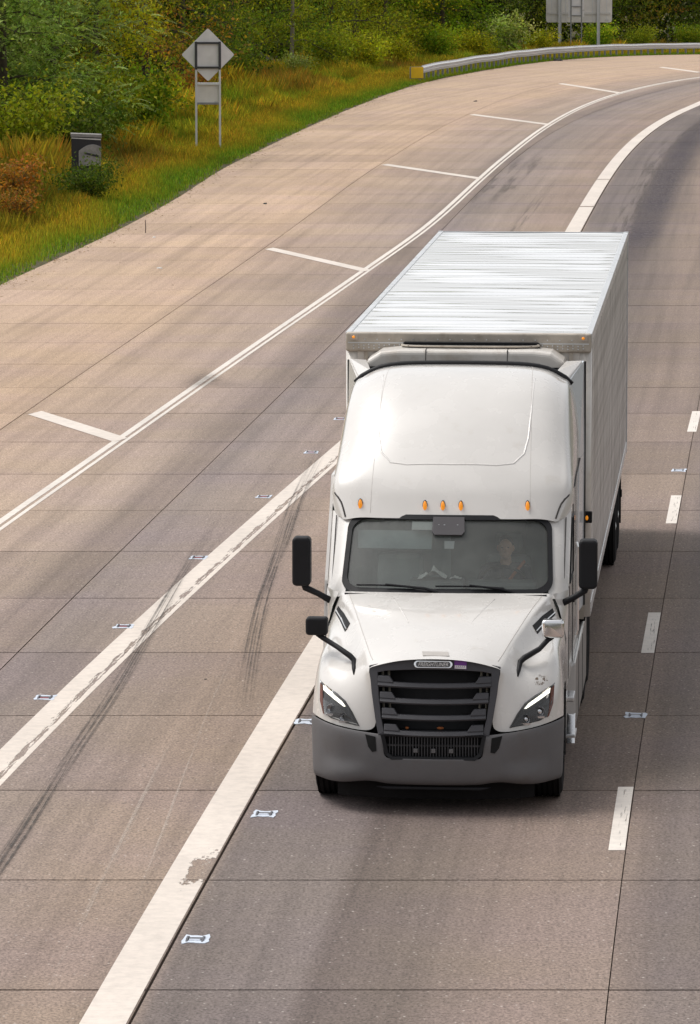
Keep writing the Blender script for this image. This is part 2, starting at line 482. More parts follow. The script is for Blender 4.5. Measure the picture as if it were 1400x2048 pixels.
strip('main_edge_line', lambda Y: Rf(Y) - 0.39, lambda Y: Rf(Y) - 0.025, 14, 106, M_pm, dz=PZ + 0.002)
for k in range(-2, 10):
    y0 = 45.27 + 12.1 * k
    if y0 < 14: continue
    strip('lane_dash', lambda Y: Rf(Y) + 3.7 - 0.160 + min(.15, max(0, Y - 74) * .007), lambda Y: Rf(Y) + 3.7 - 0.008 + min(.15, max(0, Y - 74) * .007), y0, y0 + 3.3, M_pl)
for (xl, yl), (xr, yr), w in (((-5.46, 84.6), (-3.8, 80.3), .22), ((-2.12, 124.7), (.30, 117.2), .22), ((1.02, 164.3), (3.95, 156.0), .24), ((4.80, 202.4), (7.58, 193.3), .26), ((9.95, 240.4), (12.08, 226.4), .28), ((16.9, 275.0), (18.1, 262.0), .3)):
    n = 6; V, F, U = [], [], []
    for i in range(n + 1):
        t = i / n; X = xl + (xr - xl) * t; Y = yl + (yr - yl) * t
        for s_ in (0, 1): V.append((X + s_ * w * 0.9, Y + s_ * w * 2.6 - w * 1.3, zprof(Y) + PZ)); U.append((s_ * 0.35, X))
    for i in range(n): F.append((2 * i + 1, 2 * i, 2 * i + 2, 2 * i + 3))
    obj('hatch_line', V, F, M_pw, road, uv=U).location.z = 0.003

# --- tyre marks and repair patches lying on the concrete
def film_mat(name, col, amount, streak):
    m, nt, out = newmat(name)
    b = nd(nt, 'BsdfPrincipled', Roughness=0.8)
    b.inputs['Base Color'].default_value = (*col, 1)
    geo = nd(nt, 'NewGeometry'); pos = geo.outputs['Position']
    uvn = nd(nt, 'UVMap'); sep = nd(nt, 'SeparateXYZ'); nt.links.new(uvn.outputs[0], sep.inputs[0])
    u, v = sep.outputs[0], sep.outputs[1]
    edge = mathn(nt, 'MULTIPLY', mathn(nt, 'MULTIPLY', u, mathn(nt, 'SUBTRACT', 1.0, u)), 4.0)
    s1 = noise(nt, mapping(nt, uvn.outputs[0], (streak, 0.12, 1)), 1.0, 2)
    gr = noise(nt, mapping(nt, pos, (1, 0.5, 1)), 9, 5, 0.7)
    al = mathn(nt, 'MULTIPLY', mathn(nt, 'MULTIPLY', ramp(nt, edge, [(0.0, 0.0), (0.6, 1.0)] if streak >= 1 else [(0.0, 0.0), (0.35, 0.12), (1.0, 1.0)]), ramp(nt, s1, [(0.47, 0.05), (0.60, 1.0)] if streak >= 1 else [(0.15, 0.45), (0.85, 1.0)])), ramp(nt, gr, [(0.3, 0.3), (0.6, 1.0)]))
    fa = nd(nt, 'Attribute'); fa.attribute_name = 'fade'
    al = mathn(nt, 'MULTIPLY', mathn(nt, 'MULTIPLY', al, amount), fa.outputs['Fac'])
    tr = nd(nt, 'BsdfTransparent'); mx = nd(nt, 'MixShader')
    nt.links.new(al, mx.inputs[0]); nt.links.new(tr.outputs[0], mx.inputs[1]); nt.links.new(b.outputs[0], mx.inputs[2])
    nt.links.new(mx.outputs[0], out.inputs[0])
    return m
M_skid = film_mat('tyre_rubber_mark', (.03, .027, .025), 0.72, 13.0)
M_skid2 = film_mat('faint_tyre_mark', (.05, .045, .04), 0.30, 4.0)
M_patch = film_mat('dark_road_stain', (.07, .058, .048), 0.42, 1.2)
M_pale = film_mat('pale_scuff', (.6, .53, .46), 0.30, 2.0)
def path_strip(name, pts, w, mat, dz):
    f = pw([(p[1], p[0]) for p in sorted(pts, key=lambda q: q[1])])
    ys = [p[1] for p in pts]
    o = strip(name, lambda Y: f(Y) - w / 2, lambda Y: f(Y) + w / 2, min(ys), max(ys), mat, dz=dz, step=1.2, nx=4)
    a = o.data.attributes.new('fade', 'FLOAT', 'POINT'); L = max(ys) - min(ys)
    for i, v in enumerate(o.data.vertices):
        t = (v.co.y - min(ys)) / L; a.data[i].value = min(1, t / 0.18, (1 - t) / 0.3)
    return o
path_strip('tyre_or_smear_mark', [(-0.40, 80), (-0.79, 71.6), (-0.94, 66.6), (-1.09, 61.8), (-1.15, 57.2), (-1.16, 52.9)], 0.24, M_skid, 0.011)
path_strip('tyre_or_smear_mark', [(-1.86, 71), (-2.03, 67.1), (-2.28, 61.8), (-2.46, 57.6), (-2.63, 54), (-2.83, 50.7), (-3.04, 46.5), (-3.22, 43.5), (-3.5, 38)], 0.19, M_skid, 0.011)
path_strip('tyre_or_smear_mark', [(1.5, 96), (3.3, 118), (5.3, 143), (6.6, 158)], 0.35, M_skid2, 0.011)
path_strip('tyre_or_smear_mark', [(4.1, 143), (5.3, 157), (6.6, 171)], 0.5, M_patch, 0.012)
path_strip('tyre_or_smear_mark', [(3.5, 143), (4.7, 157), (6.0, 171)], 0.4, M_patch, 0.012)
path_strip('road_stain', [(-1.9, 88.6), (-1.75, 92.6)], 2.6, M_patch, 0.009)
path_strip('pale_scuff', [(-1.9, 42), (-1.55, 52), (-1.25, 60)], 0.06, M_pale, 0.010)
path_strip('pale_scuff', [(-2.45, 38), (-2.2, 44), (-1.75, 53)], 0.09, M_pale, 0.010)
# wide bands added for the smears of a removed vehicle; a faint tyre mark
path_strip('tyre_or_smear_mark', [(5.6, 112), (7.84, 133), (10.3, 160), (13.4, 191), (16.5, 214)], 1.5, film_mat('lane_vehicle_smear', (.05, .042, .06), 0.75, 0.35), 0.010)
path_strip('tyre_or_smear_mark', [(Rf(y) + 5.6, y) for y in (80, 95, 115, 135, 155)], 1.6, film_mat('lane_blue_smear', (.16, .14, .17), 0.6, 0.3), 0.009)
path_strip('tyre_or_smear_mark', [(Rf(y) + 1.0, y) for y in (110, 130, 150, 170, 190)], 0.6, M_skid2, 0.010)

# rumble grooves on the shoulder, drawn as flat brown bars
M_rum = film_mat('rumble_groove_film', (.16, .11, .07), 0.40, 2.0)
for xa, ya, k_, w_ in ((-5.75, 97.5, 7, .55), (-4.45, 94.5, 3, .35), (-5.75, 84.6, 4, .5)):
    for k in range(k_):
        path_strip('rumble_groove', [(xa + .085 * k * .9 + .02, ya + k * .9), (xa + .085 * k * .9 + .045, ya + k * .9 + .34)], w_, M_rum, 0.008)

# ------------------------------------------------------------------ ground beside the road
def zv(X, Y):
    d = Ef(Y) - X
    z = zprof(Y)
    if d <= 0: return z - 0.02
    z += -0.02 + 0.015 * min(d, 8) + (0.10 * (d - 8) if d > 8 else 0)
    return z + 0.06 * math.sin(X * 1.3 + Y * 0.21) * min(1, d / 3) + 0.05 * math.sin(Y * 0.47 - X * 0.6) * min(1, d / 3)
def soil_mat():
    m, nt, out = newmat('verge_soil')
    b = nd(nt, 'BsdfPrincipled', Roughness=0.95)
    geo = nd(nt, 'NewGeometry'); pos = geo.outputs['Position']
    a = noise(nt, pos, 0.8, 6, 0.65); f = noise(nt, pos, 9, 5, 0.7)
    c_ = ramp(nt, a, [(0.3, (.09, .06, .035)), (0.5, (.075, .07, .025)), (0.7, (.13, .10, .04))])
    c_ = mixc(nt, 1.0, c_, ramp(nt, f, [(0.3, 0.6), (0.65, 1.15)]), 'MULTIPLY')
    nt.links.new(c_, b.inputs['Base Color'])
    nt.links.new(bumpn(nt, f, 0.8, 0.05), b.inputs['Normal'])
    nt.links.new(b.outputs[0], out.inputs[0])
    return m
M_soil = soil_mat()
tag(sheet('verge', lambda Y: Ef(Y) - 70, lambda Y: Ef(Y) + 0.10, 14, 460, 3, 0, M_soil, nx=56, zfun=zv), kind='structure')
tag(sheet('verge', lambda Y: Rf(Y) + 14.7, lambda Y: Rf(Y) + 70, 14, 460, 10, -0.03, M_soil, nx=4), kind='structure')
tag(obj('ground', [(-1500, -300, -4.5), (1500, -300, -4.5), (1500, 2500, -4.5), (-1500, 2500, -4.5)], [(0, 1, 2, 3)], M_soil), kind='structure')

# ------------------------------------------------------------------ foliage
def leaf_mat(name, trans=0.46, spread=0.25, rough=0.55):
    m, nt, out = newmat(name)
    at = nd(nt, 'Attribute'); at.attribute_name = 'tint'
    oi = nd(nt, 'ObjectInfo')
    c_ = mixc(nt, 1.0, at.outputs['Color'], ramp(nt, oi.outputs['Random'], [(0, 1 - spread), (1, 1 + spread * 0.8)]), 'MULTIPLY')
    b = nd(nt, 'BsdfPrincipled', Roughness=rough)
    b.inputs['Specular IOR Level'].default_value = 0.08
    nt.links.new(c_, b.inputs['Base Color'])
    t = nd(nt, 'BsdfTranslucent')
    nt.links.new(mixc(nt, 1.0, c_, (1.1, 1.2, 0.5), 'MULTIPLY'), t.inputs['Color'])
    mx = nd(nt, 'MixShader'); mx.inputs[0].default_value = trans
    nt.links.new(b.outputs[0], mx.inputs[1]); nt.links.new(t.outputs[0], mx.inputs[2])
    nt.links.new(mx.outputs[0], out.inputs[0])
    return m
M_leaf = leaf_mat('leaves')
M_grass = leaf_mat('grass_blades', 0.4, 0.0, 0.7)
M_bark = pm('bark', (.11, .085, .06), 0.9, var=0.4, vscale=9, bump=(14, 0.8, 0.03))
M_bark_pale = pm('pale_bark', (.30, .26, .20), 0.9, var=0.35, vscale=9, bump=(14, 0.6, 0.02))

def unit(v): return v / (np.linalg.norm(v, axis=1, keepdims=True) + 1e-9)
def pick(r, pal, n):
    w = np.array([p[3] for p in pal], float); w /= w.sum()
    i = r.choice(len(pal), n, p=w)
    c_ = np.array([p[:3] for p in pal])[i]
    return np.clip(c_ * r.uniform(0.5, 1.75, (n, 1)) * r.uniform(0.9, 1.1, (n, 3)), 0.004, 0.9)
def leaves(r, P, size, pal, droop=0.35, ratio=0.55, clump_col=None, out=None):
    """diamond leaves at the points P"""
    n = len(P)
    ax = r.normal(size=(n, 3)); ax[:, 2] -= droop
    if out is not None: ax += out * 0.8
    ax = unit(ax)
    nr = r.normal(size=(n, 3)); nr[:, 2] += 0.9
    sd = unit(np.cross(ax, nr)); nr = unit(np.cross(sd, ax))
    L = size * r.uniform(0.6, 1.4, (n, 1)); Wd = L * ratio
    V = np.stack([P, P + ax * L * 0.5 + sd * Wd * 0.5 + nr * L * 0.06, P + ax * L - nr * L * 0.05, P + ax * L * 0.5 - sd * Wd * 0.5 + nr * L * 0.06], 1).reshape(-1, 3)
    F = np.arange(n * 4, dtype=np.int32).reshape(-1, 4)
    c_ = pick(r, pal, n) if clump_col is None else np.clip(clump_col * r.uniform(0.75, 1.25, (n, 1)) * r.uniform(0.9, 1.1, (n, 3)), 0.004, 0.9)
    return V, F, np.repeat(c_, 4, 0)
def pinnate(r, P, D, length, size, cols_, pairs=7):
    """feathery compound leaves: a row of leaflets along each drooping stalk"""
    n = len(P); t = (np.arange(pairs) + 1.0) / pairs
    D = unit(D)
    sd = unit(np.cross(D, np.tile([0, 0, 1.0], (n, 1))) + 0.15 * r.normal(size=(n, 3)))
    pts, axs, cc = [], [], []
    for k in range(pairs):
        base = P + D * length * t[k] + np.array([0, 0, -1.0]) * (length * 0.35 * t[k] ** 2)
        for s_ in (-1, 1):
            pts.append(base); axs.append(sd * s_ + D * 0.45 + np.array([0, 0, -0.25])); cc.append(cols_)
    P2 = np.concatenate(pts); A = unit(np.concatenate(axs)); c_ = np.concatenate(cc)
    n2 = len(P2); L = size * r.uniform(0.8, 1.2, (n2, 1))
    s2 = unit(np.cross(A, np.tile([0, 0, 1.0], (n2, 1))))
    V = np.stack([P2, P2 + A * L * 0.5 + s2 * L * 0.18, P2 + A * L, P2 + A * L * 0.5 - s2 * L * 0.18], 1).reshape(-1, 3)
    c_ = np.clip(c_ * r.uniform(0.8, 1.25, (n2, 1)), 0.004, 0.9)
    return V, np.arange(n2 * 4, dtype=np.int32).reshape(-1, 4), np.repeat(c_, 4, 0)
def join_arrays(parts):
    Vs, Fs, Cs, n = [], [], [], 0
    for V, F, c_ in parts:
        Vs.append(V); Fs.append(F + n); Cs.append(c_); n += len(V)
    return np.concatenate(Vs), np.concatenate(Fs), np.concatenate(Cs)

OLIVE = [(0.314, 0.342, 0.029, 5), (0.200, 0.245, 0.023, 5), (0.436, 0.420, 0.032, 3), (0.115, 0.141, 0.019, 3), (0.505, 0.438, 0.040, 1)]
DARK = [(0.088, 0.147, 0.020, 5), (0.135, 0.183, 0.022, 4), (0.200, 0.224, 0.025, 2), (0.054, 0.077, 0.016, 3)]
GREEN = [(0.200, 0.328, 0.023, 5), (0.311, 0.401, 0.030, 4), (0.120, 0.196, 0.019, 3), (0.511, 0.433, 0.036, 1)]
YELLOW = [(0.441, 0.413, 0.022, 5), (0.269, 0.288, 0.020, 4), (0.633, 0.479, 0.022, 2), (0.134, 0.143, 0.015, 3)]
SILVER = [(0.357, 0.452, 0.140, 5), (0.240, 0.339, 0.073, 4), (0.137, 0.194, 0.036, 4), (0.577, 0.603, 0.266, 1)]
RUST = [(0.413, 0.169, 0.044, 4), (0.275, 0.188, 0.044, 4), (0.625, 0.213, 0.037, 2), (0.163, 0.125, 0.035, 3)]
PALE = [(0.450, 0.468, 0.180, 4), (0.252, 0.306, 0.075, 4), (0.162, 0.198, 0.045, 3)]

def mk_tree(seed, H, rad, tr, n_leaf, size, pal, z0=0.6, pin=False, lean=0.0, limbs=26, bare=False):
    r = np.random.default_rng(seed)
    mb = MB()
    k = 9
    tp = [Vector((lean * (i / k) ** 1.5 * H * 0.2 + r.normal() * 0.05 * i / k * 2, r.normal() * 0.08 * i / k * 2, -0.4 + (H * 0.92 + 0.4) * i / k)) for i in range(k + 1)]
    mb.tube(tp, [max(0.02, tr * (1 - 0.88 * i / k)) * (1.35 if i == 0 else 1) for i in range(k + 1)], 9)
    cl = []
    for i in range(limbs):
        f = (i + r.uniform(0.2, 0.8)) / limbs
        h = z0 * 0.8 + (H * 0.9 - z0 * 0.8) * f
        s_ = min(k - 1e-3, (h + 0.4) / (H * 0.92 + 0.4) * k); j = int(s_); base = tp[j].lerp(tp[j + 1], s_ - j)
        a = i * 2.399 + r.uniform(-0.5, 0.5)
        L = rad * (1.0 if f < 0.45 else max(0.25, 1.0 - (f - 0.45) / 0.55 * 0.75)) * r.uniform(0.7, 1.15)
        if bare and f < 0.35: L *= 0.35
        up = r.uniform(0.05, 0.5) if f < 0.5 else r.uniform(0.3, 0.8)
        d = Vector((math.cos(a), math.sin(a), up))
        pts = [base + d * L * t + Vector((0, 0, -0.25 * L * t * t)) + Vector(r.normal(size=3) * 0.05 * L) * (t > 0) for t in (0, 0.33, 0.66, 1.0)]
        r0 = max(0.012, tr * 0.33 * (1 - 0.6 * f))
        mb.tube(pts, [r0, r0 * 0.7, r0 * 0.45, r0 * 0.15], 5, cap=False)
        for t in (0.38, 0.58, 0.78, 0.98):
            q = pts[0] + d * L * t + Vector((0, 0, -0.25 * L * t * t))
            cl.append((q, 0.24 * L + 0.22, d))
            for s2 in range(2):
                e = Vector(r.normal(size=3)); e.z *= 0.6; e = (e.normalized() + d.normalized() * 0.5) * L * r.uniform(0.18, 0.38)
                mb.tube([q, q + e * 0.5 + Vector((0, 0, 0.03)), q + e], [r0 * 0.35, r0 * 0.22, 0.006], 4, cap=False)
                cl.append((q + e, 0.17 * L + 0.18, e.normalized()))
    trunk = obj('trunk', mb.v, mb.f, M_bark_pale if bare else M_bark, None, smooth=True)
    w = np.array([c_[1] ** 2 for c_ in cl]); w /= w.sum()
    idx = r.choice(len(cl), n_leaf, p=w)
    Cn = np.array([tuple(c_[0]) for c_ in cl]); Cr = np.array([c_[1] for c_ in cl]); Cd = np.array([tuple(c_[2]) for c_ in cl])
    ccol = pick(r, pal, len(cl)) * r.uniform(0.75, 1.25, (len(cl), 1))
    off = r.normal(size=(n_leaf, 3)) * np.array([0.55, 0.55, 0.38])
    P = Cn[idx] + off * Cr[idx][:, None]
    P[:, 2] = np.maximum(P[:, 2], 0.12)
    mixcol = (0.5 * ccol[idx] + 0.5 * pick(r, pal, n_leaf)) * 1.15
    parts = []
    if pin:
        D = unit(off + Cd[idx] * 0.8 + np.array([0, 0, 0.15])); m_ = n_leaf // 9
        parts.append(pinnate(r, P[:m_], D[:m_], 0.48, size * 1.35, mixcol[:m_]))
        parts.append(leaves(r, P[m_:m_ * 5], size, pal, clump_col=mixcol[m_:m_ * 5], out=off[m_:m_ * 5]))
    else:
        parts.append(leaves(r, P, size, pal, clump_col=mixcol, out=off))
    V, F, c_ = join_arrays(parts)
    crown = bulk('crown', V, F, M_leaf, None, c_)
    return trunk.data, crown.data, trunk, crown
TM = {}
for nm, args in {
    'silver': dict(seed=1, H=12, rad=3.1, tr=0.17, n_leaf=20280, size=0.13, pal=SILVER, z0=0.5, pin=True),
    'yellow': dict(seed=2, H=12, rad=2.6, tr=0.15, n_leaf=11700, size=0.15, pal=YELLOW, z0=0.7),
    'rust': dict(seed=3, H=13, rad=2.9, tr=0.18, n_leaf=12480, size=0.14, pal=OLIVE + RUST, z0=0.7),
    'dark': dict(seed=4, H=14, rad=3.0, tr=0.2, n_leaf=12480, size=0.15, pal=DARK, z0=0.5),
    'olive': dict(seed=5, H=13, rad=3.0, tr=0.17, n_leaf=13260, size=0.14, pal=OLIVE, z0=0.6),
    'slender': dict(seed=6, H=14, rad=2.3, tr=0.12, n_leaf=7020, size=0.14, pal=OLIVE, z0=2.2, bare=True, limbs=20),
    'green': dict(seed=8, H=13, rad=3.2, tr=0.17, n_leaf=20280, size=0.14, pal=GREEN, z0=0.5, pin=True),
}.items():
    t_, c_, to, co = mk_tree(**args)
    for o_ in (to, co): bpy.data.objects.remove(o_)
    TM[nm] = (t_, c_)
def mk_shrub(seed, H, rad, n_leaf, size, pal, stems=9, pin=False):
    r = np.random.default_rng(seed); mb = MB(); pts = []
    for i in range(stems):
        a = i * 2.4 + r.uniform(-.4, .4); L = rad * r.uniform(0.45, 1.0); h = H * r.uniform(0.6, 1.0)
        top = Vector((math.cos(a) * L, math.sin(a) * L, h))
        p1 = Vector((top.x * 0.3, top.y * 0.3, h * 0.55))
        mb.tube([(top.x * 0.05, top.y * 0.05, -0.15), p1, top], [0.022, 0.015, 0.005], 5, cap=False)
        for t in (0.35, 0.6, 0.8, 1.0):
            q = Vector((0, 0, 0)).lerp(p1, t / 0.5) if t < 0.5 else p1.lerp(top, (t - 0.5) / 0.5)
            pts.append((tuple(q), 0.30 * rad + 0.1))
    st = obj('stem', mb.v, mb.f, M_bark, None, smooth=True)
    Cn = np.array([p[0] for p in pts]); Cr = np.array([p[1] for p in pts])
    idx = r.integers(0, len(pts), n_leaf); off = r.normal(size=(n_leaf, 3)) * np.array([.6, .6, .5])
    P = Cn[idx] + off * Cr[idx][:, None]; P[:, 2] = np.maximum(P[:, 2], 0.05)
    cc = pick(r, pal, len(pts))
    parts = [leaves(r, P, size, pal, clump_col=0.5 * cc[idx] + 0.5 * pick(r, pal, n_leaf), out=off)]
    V, F, c_ = join_arrays(parts)
    fo = bulk('foliage', V, F, M_leaf, None, c_)
    d = (st.data, fo.data)
    bpy.data.objects.remove(st); bpy.data.objects.remove(fo)
    return d
SM = {
    'green': mk_shrub(21, 1.9, 1.3, 4500, 0.13, GREEN),
    'yellow': mk_shrub(22, 1.7, 1.2, 3600, 0.13, YELLOW),
    'olive': mk_shrub(23, 2.2, 1.5, 4600, 0.13, OLIVE),
    'pale': mk_shrub(24, 1.5, 0.9, 2600, 0.12, PALE),
    'dark': mk_shrub(25, 1.8, 1.5, 4200, 0.13, DARK),
    'rust': mk_shrub(26, 1.5, 0.9, 2200, 0.12, RUST, stems=14),
}
def tree(kind, X, Y, s_, rz, label):
    e = empty('tree', (X, Y, zv(X, Y) - 0.05), rz, label, 'tree', 'trees along the edge of the wood')
    e.scale = (s_, s_, s_)
    link(bpy.data.objects.new('trunk', TM[kind][0]), e)
    link(bpy.data.objects.new('crown', TM[kind][1]), e)
def shrub(kind, X, Y, s_, rz, label):
    e = empty('shrub', (X, Y, zv(X, Y) - 0.03), rz, label, 'shrub', 'shrubs in front of the wood')
    e.scale = (s_, s_, s_)
    link(bpy.data.objects.new('stem', SM[kind][0]), e)
    link(bpy.data.objects.new('foliage', SM[kind][1]), e)

tree('silver', -11.6, 168.0, 1.05, 0.4, 'feathery silvery-green tree at the left edge of the photo')
tree('silver', -10.6, 179.0, 1.0, 2.6, 'feathery pale green tree behind the dark cabinet, above the left verge')
tree('yellow', -9.6, 190.0, 1.0, 1.0, 'yellow-green tree with drooping leaves, left of the reddish-brown tree')
tree('rust', -8.3, 204.0, 1.05, 0.2, 'reddish-brown and olive tree left of the diamond sign')
tree('dark', -7.3, 219.0, 1.0, 0.9, 'dark green tree directly behind the diamond sign')
tree('olive', -5.6, 236.0, 1.0, 2.0, 'olive green tree just right of the diamond sign')
tree('dark', -5.0, 252.0, 1.05, 4.0, 'dark shaded tree between the diamond sign and the slender pale trunk')
tree('slender', -2.85, 247.0, 1.0, 0.0, 'slender tree with a tall pale bare trunk above the golden grass')
tree('olive', -1.0, 266.0, 1.0, 3.6, 'olive green tree right of the slender pale trunk')
tree('olive', 0.3, 278.0, 1.1, 5.1, 'loose olive tree left of the dark-trunked yellowing tree')
tree('yellow', 2.0, 286.0, 1.05, 4.2, 'dark-trunked tree with yellow leaves above the yellow guardrail end')
tree('green', 5.6, 302.0, 1.05, 0.7, 'bright green feathery tree behind the middle of the guardrail')
tree('green', 4.0, 306.0, 1.0, 2.9, 'bright green tree with yellow tips, right of the yellow guardrail end')
tree('dark', 7.9, 330.0, 0.9, 1.9, 'dark tree in the gap between the feathery tree and the large sign')
tree('olive', 12.6, 346.0, 1.0, 0.3, 'olive tree behind the left half of the large sign')
tree('dark', 16.9, 358.0, 1.05, 5.5, 'dark tree behind the right half of the large sign')
tree('rust', 20.6, 366.0, 1.0, 2.2, 'brownish olive tree right of the large sign')
tree('dark', 24.6, 374.0, 1.1, 3.0, 'dark tree at the right edge of the photo')
shrub('green', -7.6, 178.0, 1.25, 0.2, 'bright green leafy shrub left of the diamond sign')
shrub('olive', -10.3, 158.0, 1.2, 1.2, 'olive shrub at the left edge below the feathery tree')
shrub('dark', -9.2, 163.0, 1.2, 2.2, 'dark blurred shrub just left of the black and white cabinet')
shrub('olive', -8.5, 172.0, 1.1, 3.0, 'olive shrub just behind the black and white cabinet')
shrub('rust', -6.5, 200.0, 1.2, 0.9, 'brownish shrub touching the left post of the diamond sign')
shrub('dark', -5.5, 224.0, 1.2, 4.5, 'dark shrub right of the diamond sign behind the golden grass')
shrub('pale', -2.6, 238.0, 0.85, 0.1, 'pale grey-green weed clump below the slender pale trunk')
shrub('olive', -1.2, 255.0, 1.05, 5.0, 'olive shrub between the pale weed clump and the yellow-green shrub')
shrub('yellow', 0.6, 260.0, 1.15, 0.6, 'yellow-green shrub left of the yellow guardrail end')
shrub('yellow', 2.5, 270.0, 0.95, 2.4, 'yellow-green shrub directly behind the yellow guardrail end')
shrub('green', 5.0, 285.0, 1.05, 3.3, 'green shrub behind the guardrail near its yellow end')
shrub('yellow', 7.4, 297.0, 1.0, 1.8, 'yellow-leaved shrub behind the guardrail midway to the large sign')
shrub('pale', 9.9, 313.0, 1.6, 2.0, 'pale variegated shrub left of the large sign')
shrub('yellow', 12.2, 322.0, 0.9, 4.0, 'small yellow-green shrub at the left post of the large sign')
shrub('green', 16.9, 340.0, 1.0, 5.2, 'bright green shrub at the right post of the large sign')
shrub('olive', 20.3, 350.0, 0.8, 0.7, 'low golden-olive shrub right of the large sign')
shrub('green', 24.2, 358.0, 0.9, 1.4, 'green shrub behind the guardrail at the right edge')

# the wood behind reads as one mass
r = np.random.default_rng(77)
nf = 190000
Yf = r.uniform(135, 425, nf)
Xe = np.interp(Yf, np.arange(20, 480, 1.0), [Ef(y) for y in np.arange(20, 480, 1.0)])
dep = 10.0 + r.gamma(1.5, 3.0, nf)
cell = np.sin(Yf * 0.9) + np.sin(Yf * 0.37 + 1.7) + 0.8 * np.sin(dep * 1.1 + Yf * 0.53)
top = 12.5 + 2.0 * cell
Zf = r.uniform(0, 1, nf) ** 0.85 * top
dep += 1.2 * np.sin(Zf * 0.9 + Yf * 0.6)
base = np.array([zprof(y) for y in Yf]) + 0.3
P = np.stack([Xe - dep, Yf, base + Zf], 1)
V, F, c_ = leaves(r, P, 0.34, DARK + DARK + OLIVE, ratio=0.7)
wood = bulk('wood', V, F, M_leaf, None, c_ * 0.34)  # leaf tint darkened to paint shade into the gaps between the front trees
tag(wood, 'dense mass of olive woodland, its leaves coloured darker as shade behind the first trees', 'woodland', kind='stuff')
# tree line on the far side, beyond the bend of the road
nf = 60000
Xf = r.uniform(20, 190, nf); Yf = 440 - 0.25 * Xf + r.gamma(1.5, 5, nf)
Zf = r.uniform(0, 1, nf) ** 0.85 * (14 + 3 * np.sin(Xf * 0.23) + 2 * np.sin(Xf * 0.61))
V, F, c_ = leaves(r, np.stack([Xf, Yf, -3 + Zf], 1), 0.75, DARK + OLIVE, ratio=0.7)
tag(bulk('wood', V, F, M_leaf, None, c_), 'distant tree line beyond the bend of the road', 'woodland', kind='stuff')

# ------------------------------------------------------------------ grass
def blades(r, X, Y, Z, H, W, cols_, lean=0.35):
    n = len(X)
    a = r.uniform(0, 2 * np.pi, n); la = r.uniform(0, 2 * np.pi, n)
    dx, dy = np.cos(a) * W / 2, np.sin(a) * W / 2
    lx, ly = np.cos(la) * H * lean * r.uniform(0.1, 1, n), np.sin(la) * H * lean * r.uniform(0.1, 1, n)
    V = np.stack([np.stack([X - dx, Y - dy, Z], 1), np.stack([X + dx, Y + dy, Z], 1),
                  np.stack([X + lx * 0.4 + dx * 0.7, Y + ly * 0.4 + dy * 0.7, Z + H * 0.6], 1), np.stack([X + lx, Y + ly, Z + H], 1)], 1).reshape(-1, 3)
    i = np.arange(n, dtype=np.int32)[:, None] * 4
    return V, np.concatenate([i, i + 1, i + 2, i + 3], 1), np.repeat(cols_, 4, 0)
YY = np.arange(20, 480, 1.0); EE = np.array([Ef(y) for y in YY]); ZZ = np.array([zprof(y) for y in YY])
def verge_points(r, n, d0, d1, y0=78, y1=372, power=1.0):
    Y = r.uniform(y0, y1, n); d = d0 + (d1 - d0) * r.uniform(0, 1, n) ** power
    X = np.interp(Y, YY, EE) - d
    keep = X > -0.071 * Y - 6.5
    return X[keep], Y[keep], d[keep]
def ground_z(X, Y, d):
    z = np.interp(Y, YY, ZZ) - 0.02 + 0.015 * np.minimum(d, 8) + 0.10 * np.maximum(0, d - 8)
    k = np.minimum(1, np.maximum(d, 0) / 3)
    return z + (0.06 * np.sin(X * 1.3 + Y * 0.21) + 0.05 * np.sin(Y * 0.47 - X * 0.6)) * k - 0.01
SHORT = [(0.145, 0.271, 0.023, 5), (0.211, 0.305, 0.027, 4), (0.098, 0.183, 0.021, 3), (0.291, 0.280, 0.032, 2)]
GOLD = [(0.586, 0.378, 0.036, 5), (0.410, 0.333, 0.031, 4), (0.704, 0.405, 0.050, 2), (0.263, 0.252, 0.024, 3), (0.410, 0.198, 0.031, 2)]
X, Y, d = verge_points(r, 370000, -0.15, 3.2, power=0.8)
wv = 0.14 * np.sin(Y * 1.7) + 0.10 * np.sin(Y * 4.1) + 0.2 * np.sin(Y * 0.43)
k = d > wv * 0.6 + 0.06; X, Y, d = X[k], Y[k], d[k]
pt = np.sin(X * 1.1 + Y * 0.35) + np.sin(Y * 0.17 - X * 0.7)
cA = pick(r, SHORT, len(X)); cB = pick(r, GOLD, len(X))
mixf = np.clip((d - 0.6) / 1.5 + 0.22 * pt + 0.15 * r.normal(size=len(X)), 0, 1)[:, None]
V, F, c_ = blades(r, X, Y, ground_z(X, Y, d), r.uniform(0.05, 0.17, len(X)) * (1 + 0.8 * mixf[:, 0]) * (0.5 + np.clip(d / 0.6, 0, 0.6)), r.uniform(0.010, 0.024, len(X)), cA * (1 - mixf) + cB * mixf)
tag(bulk('verge_grass', V, F, M_grass, None, c_), 'short green grass along the edge of the concrete shoulder', 'grass', kind='stuff')
X, Y, d = verge_points(r, 330000, 2.0, 9.5)
far = Y > 238; keep = ~(far & (d < 2.6)); X, Y, d = X[keep], Y[keep], d[keep]
pt = np.sin(X * 0.9 + Y * 0.23) + np.sin(Y * 0.31 - X * 0.5) + 0.7 * np.sin(Y * 0.83 + X)
hgt = (0.22 + 0.55 * np.clip((d - 2.0) / 3.5, 0, 1)) * r.uniform(0.5, 1.25, len(X)) * (1 + 0.14 * pt)
hgt *= np.where(Y > 238, 0.7, 1.0) * (1 + 0.30 * np.clip((168 - Y) / 25, 0, 1))
cG = pick(r, GOLD, len(X)); cO = pick(r, OLIVE, len(X)); cR = pick(r, RUST, len(X)); cS = pick(r, SHORT, len(X))
mx = np.clip(0.5 + 0.3 * pt + 0.2 * r.normal(size=len(X)), 0, 1)[:, None]
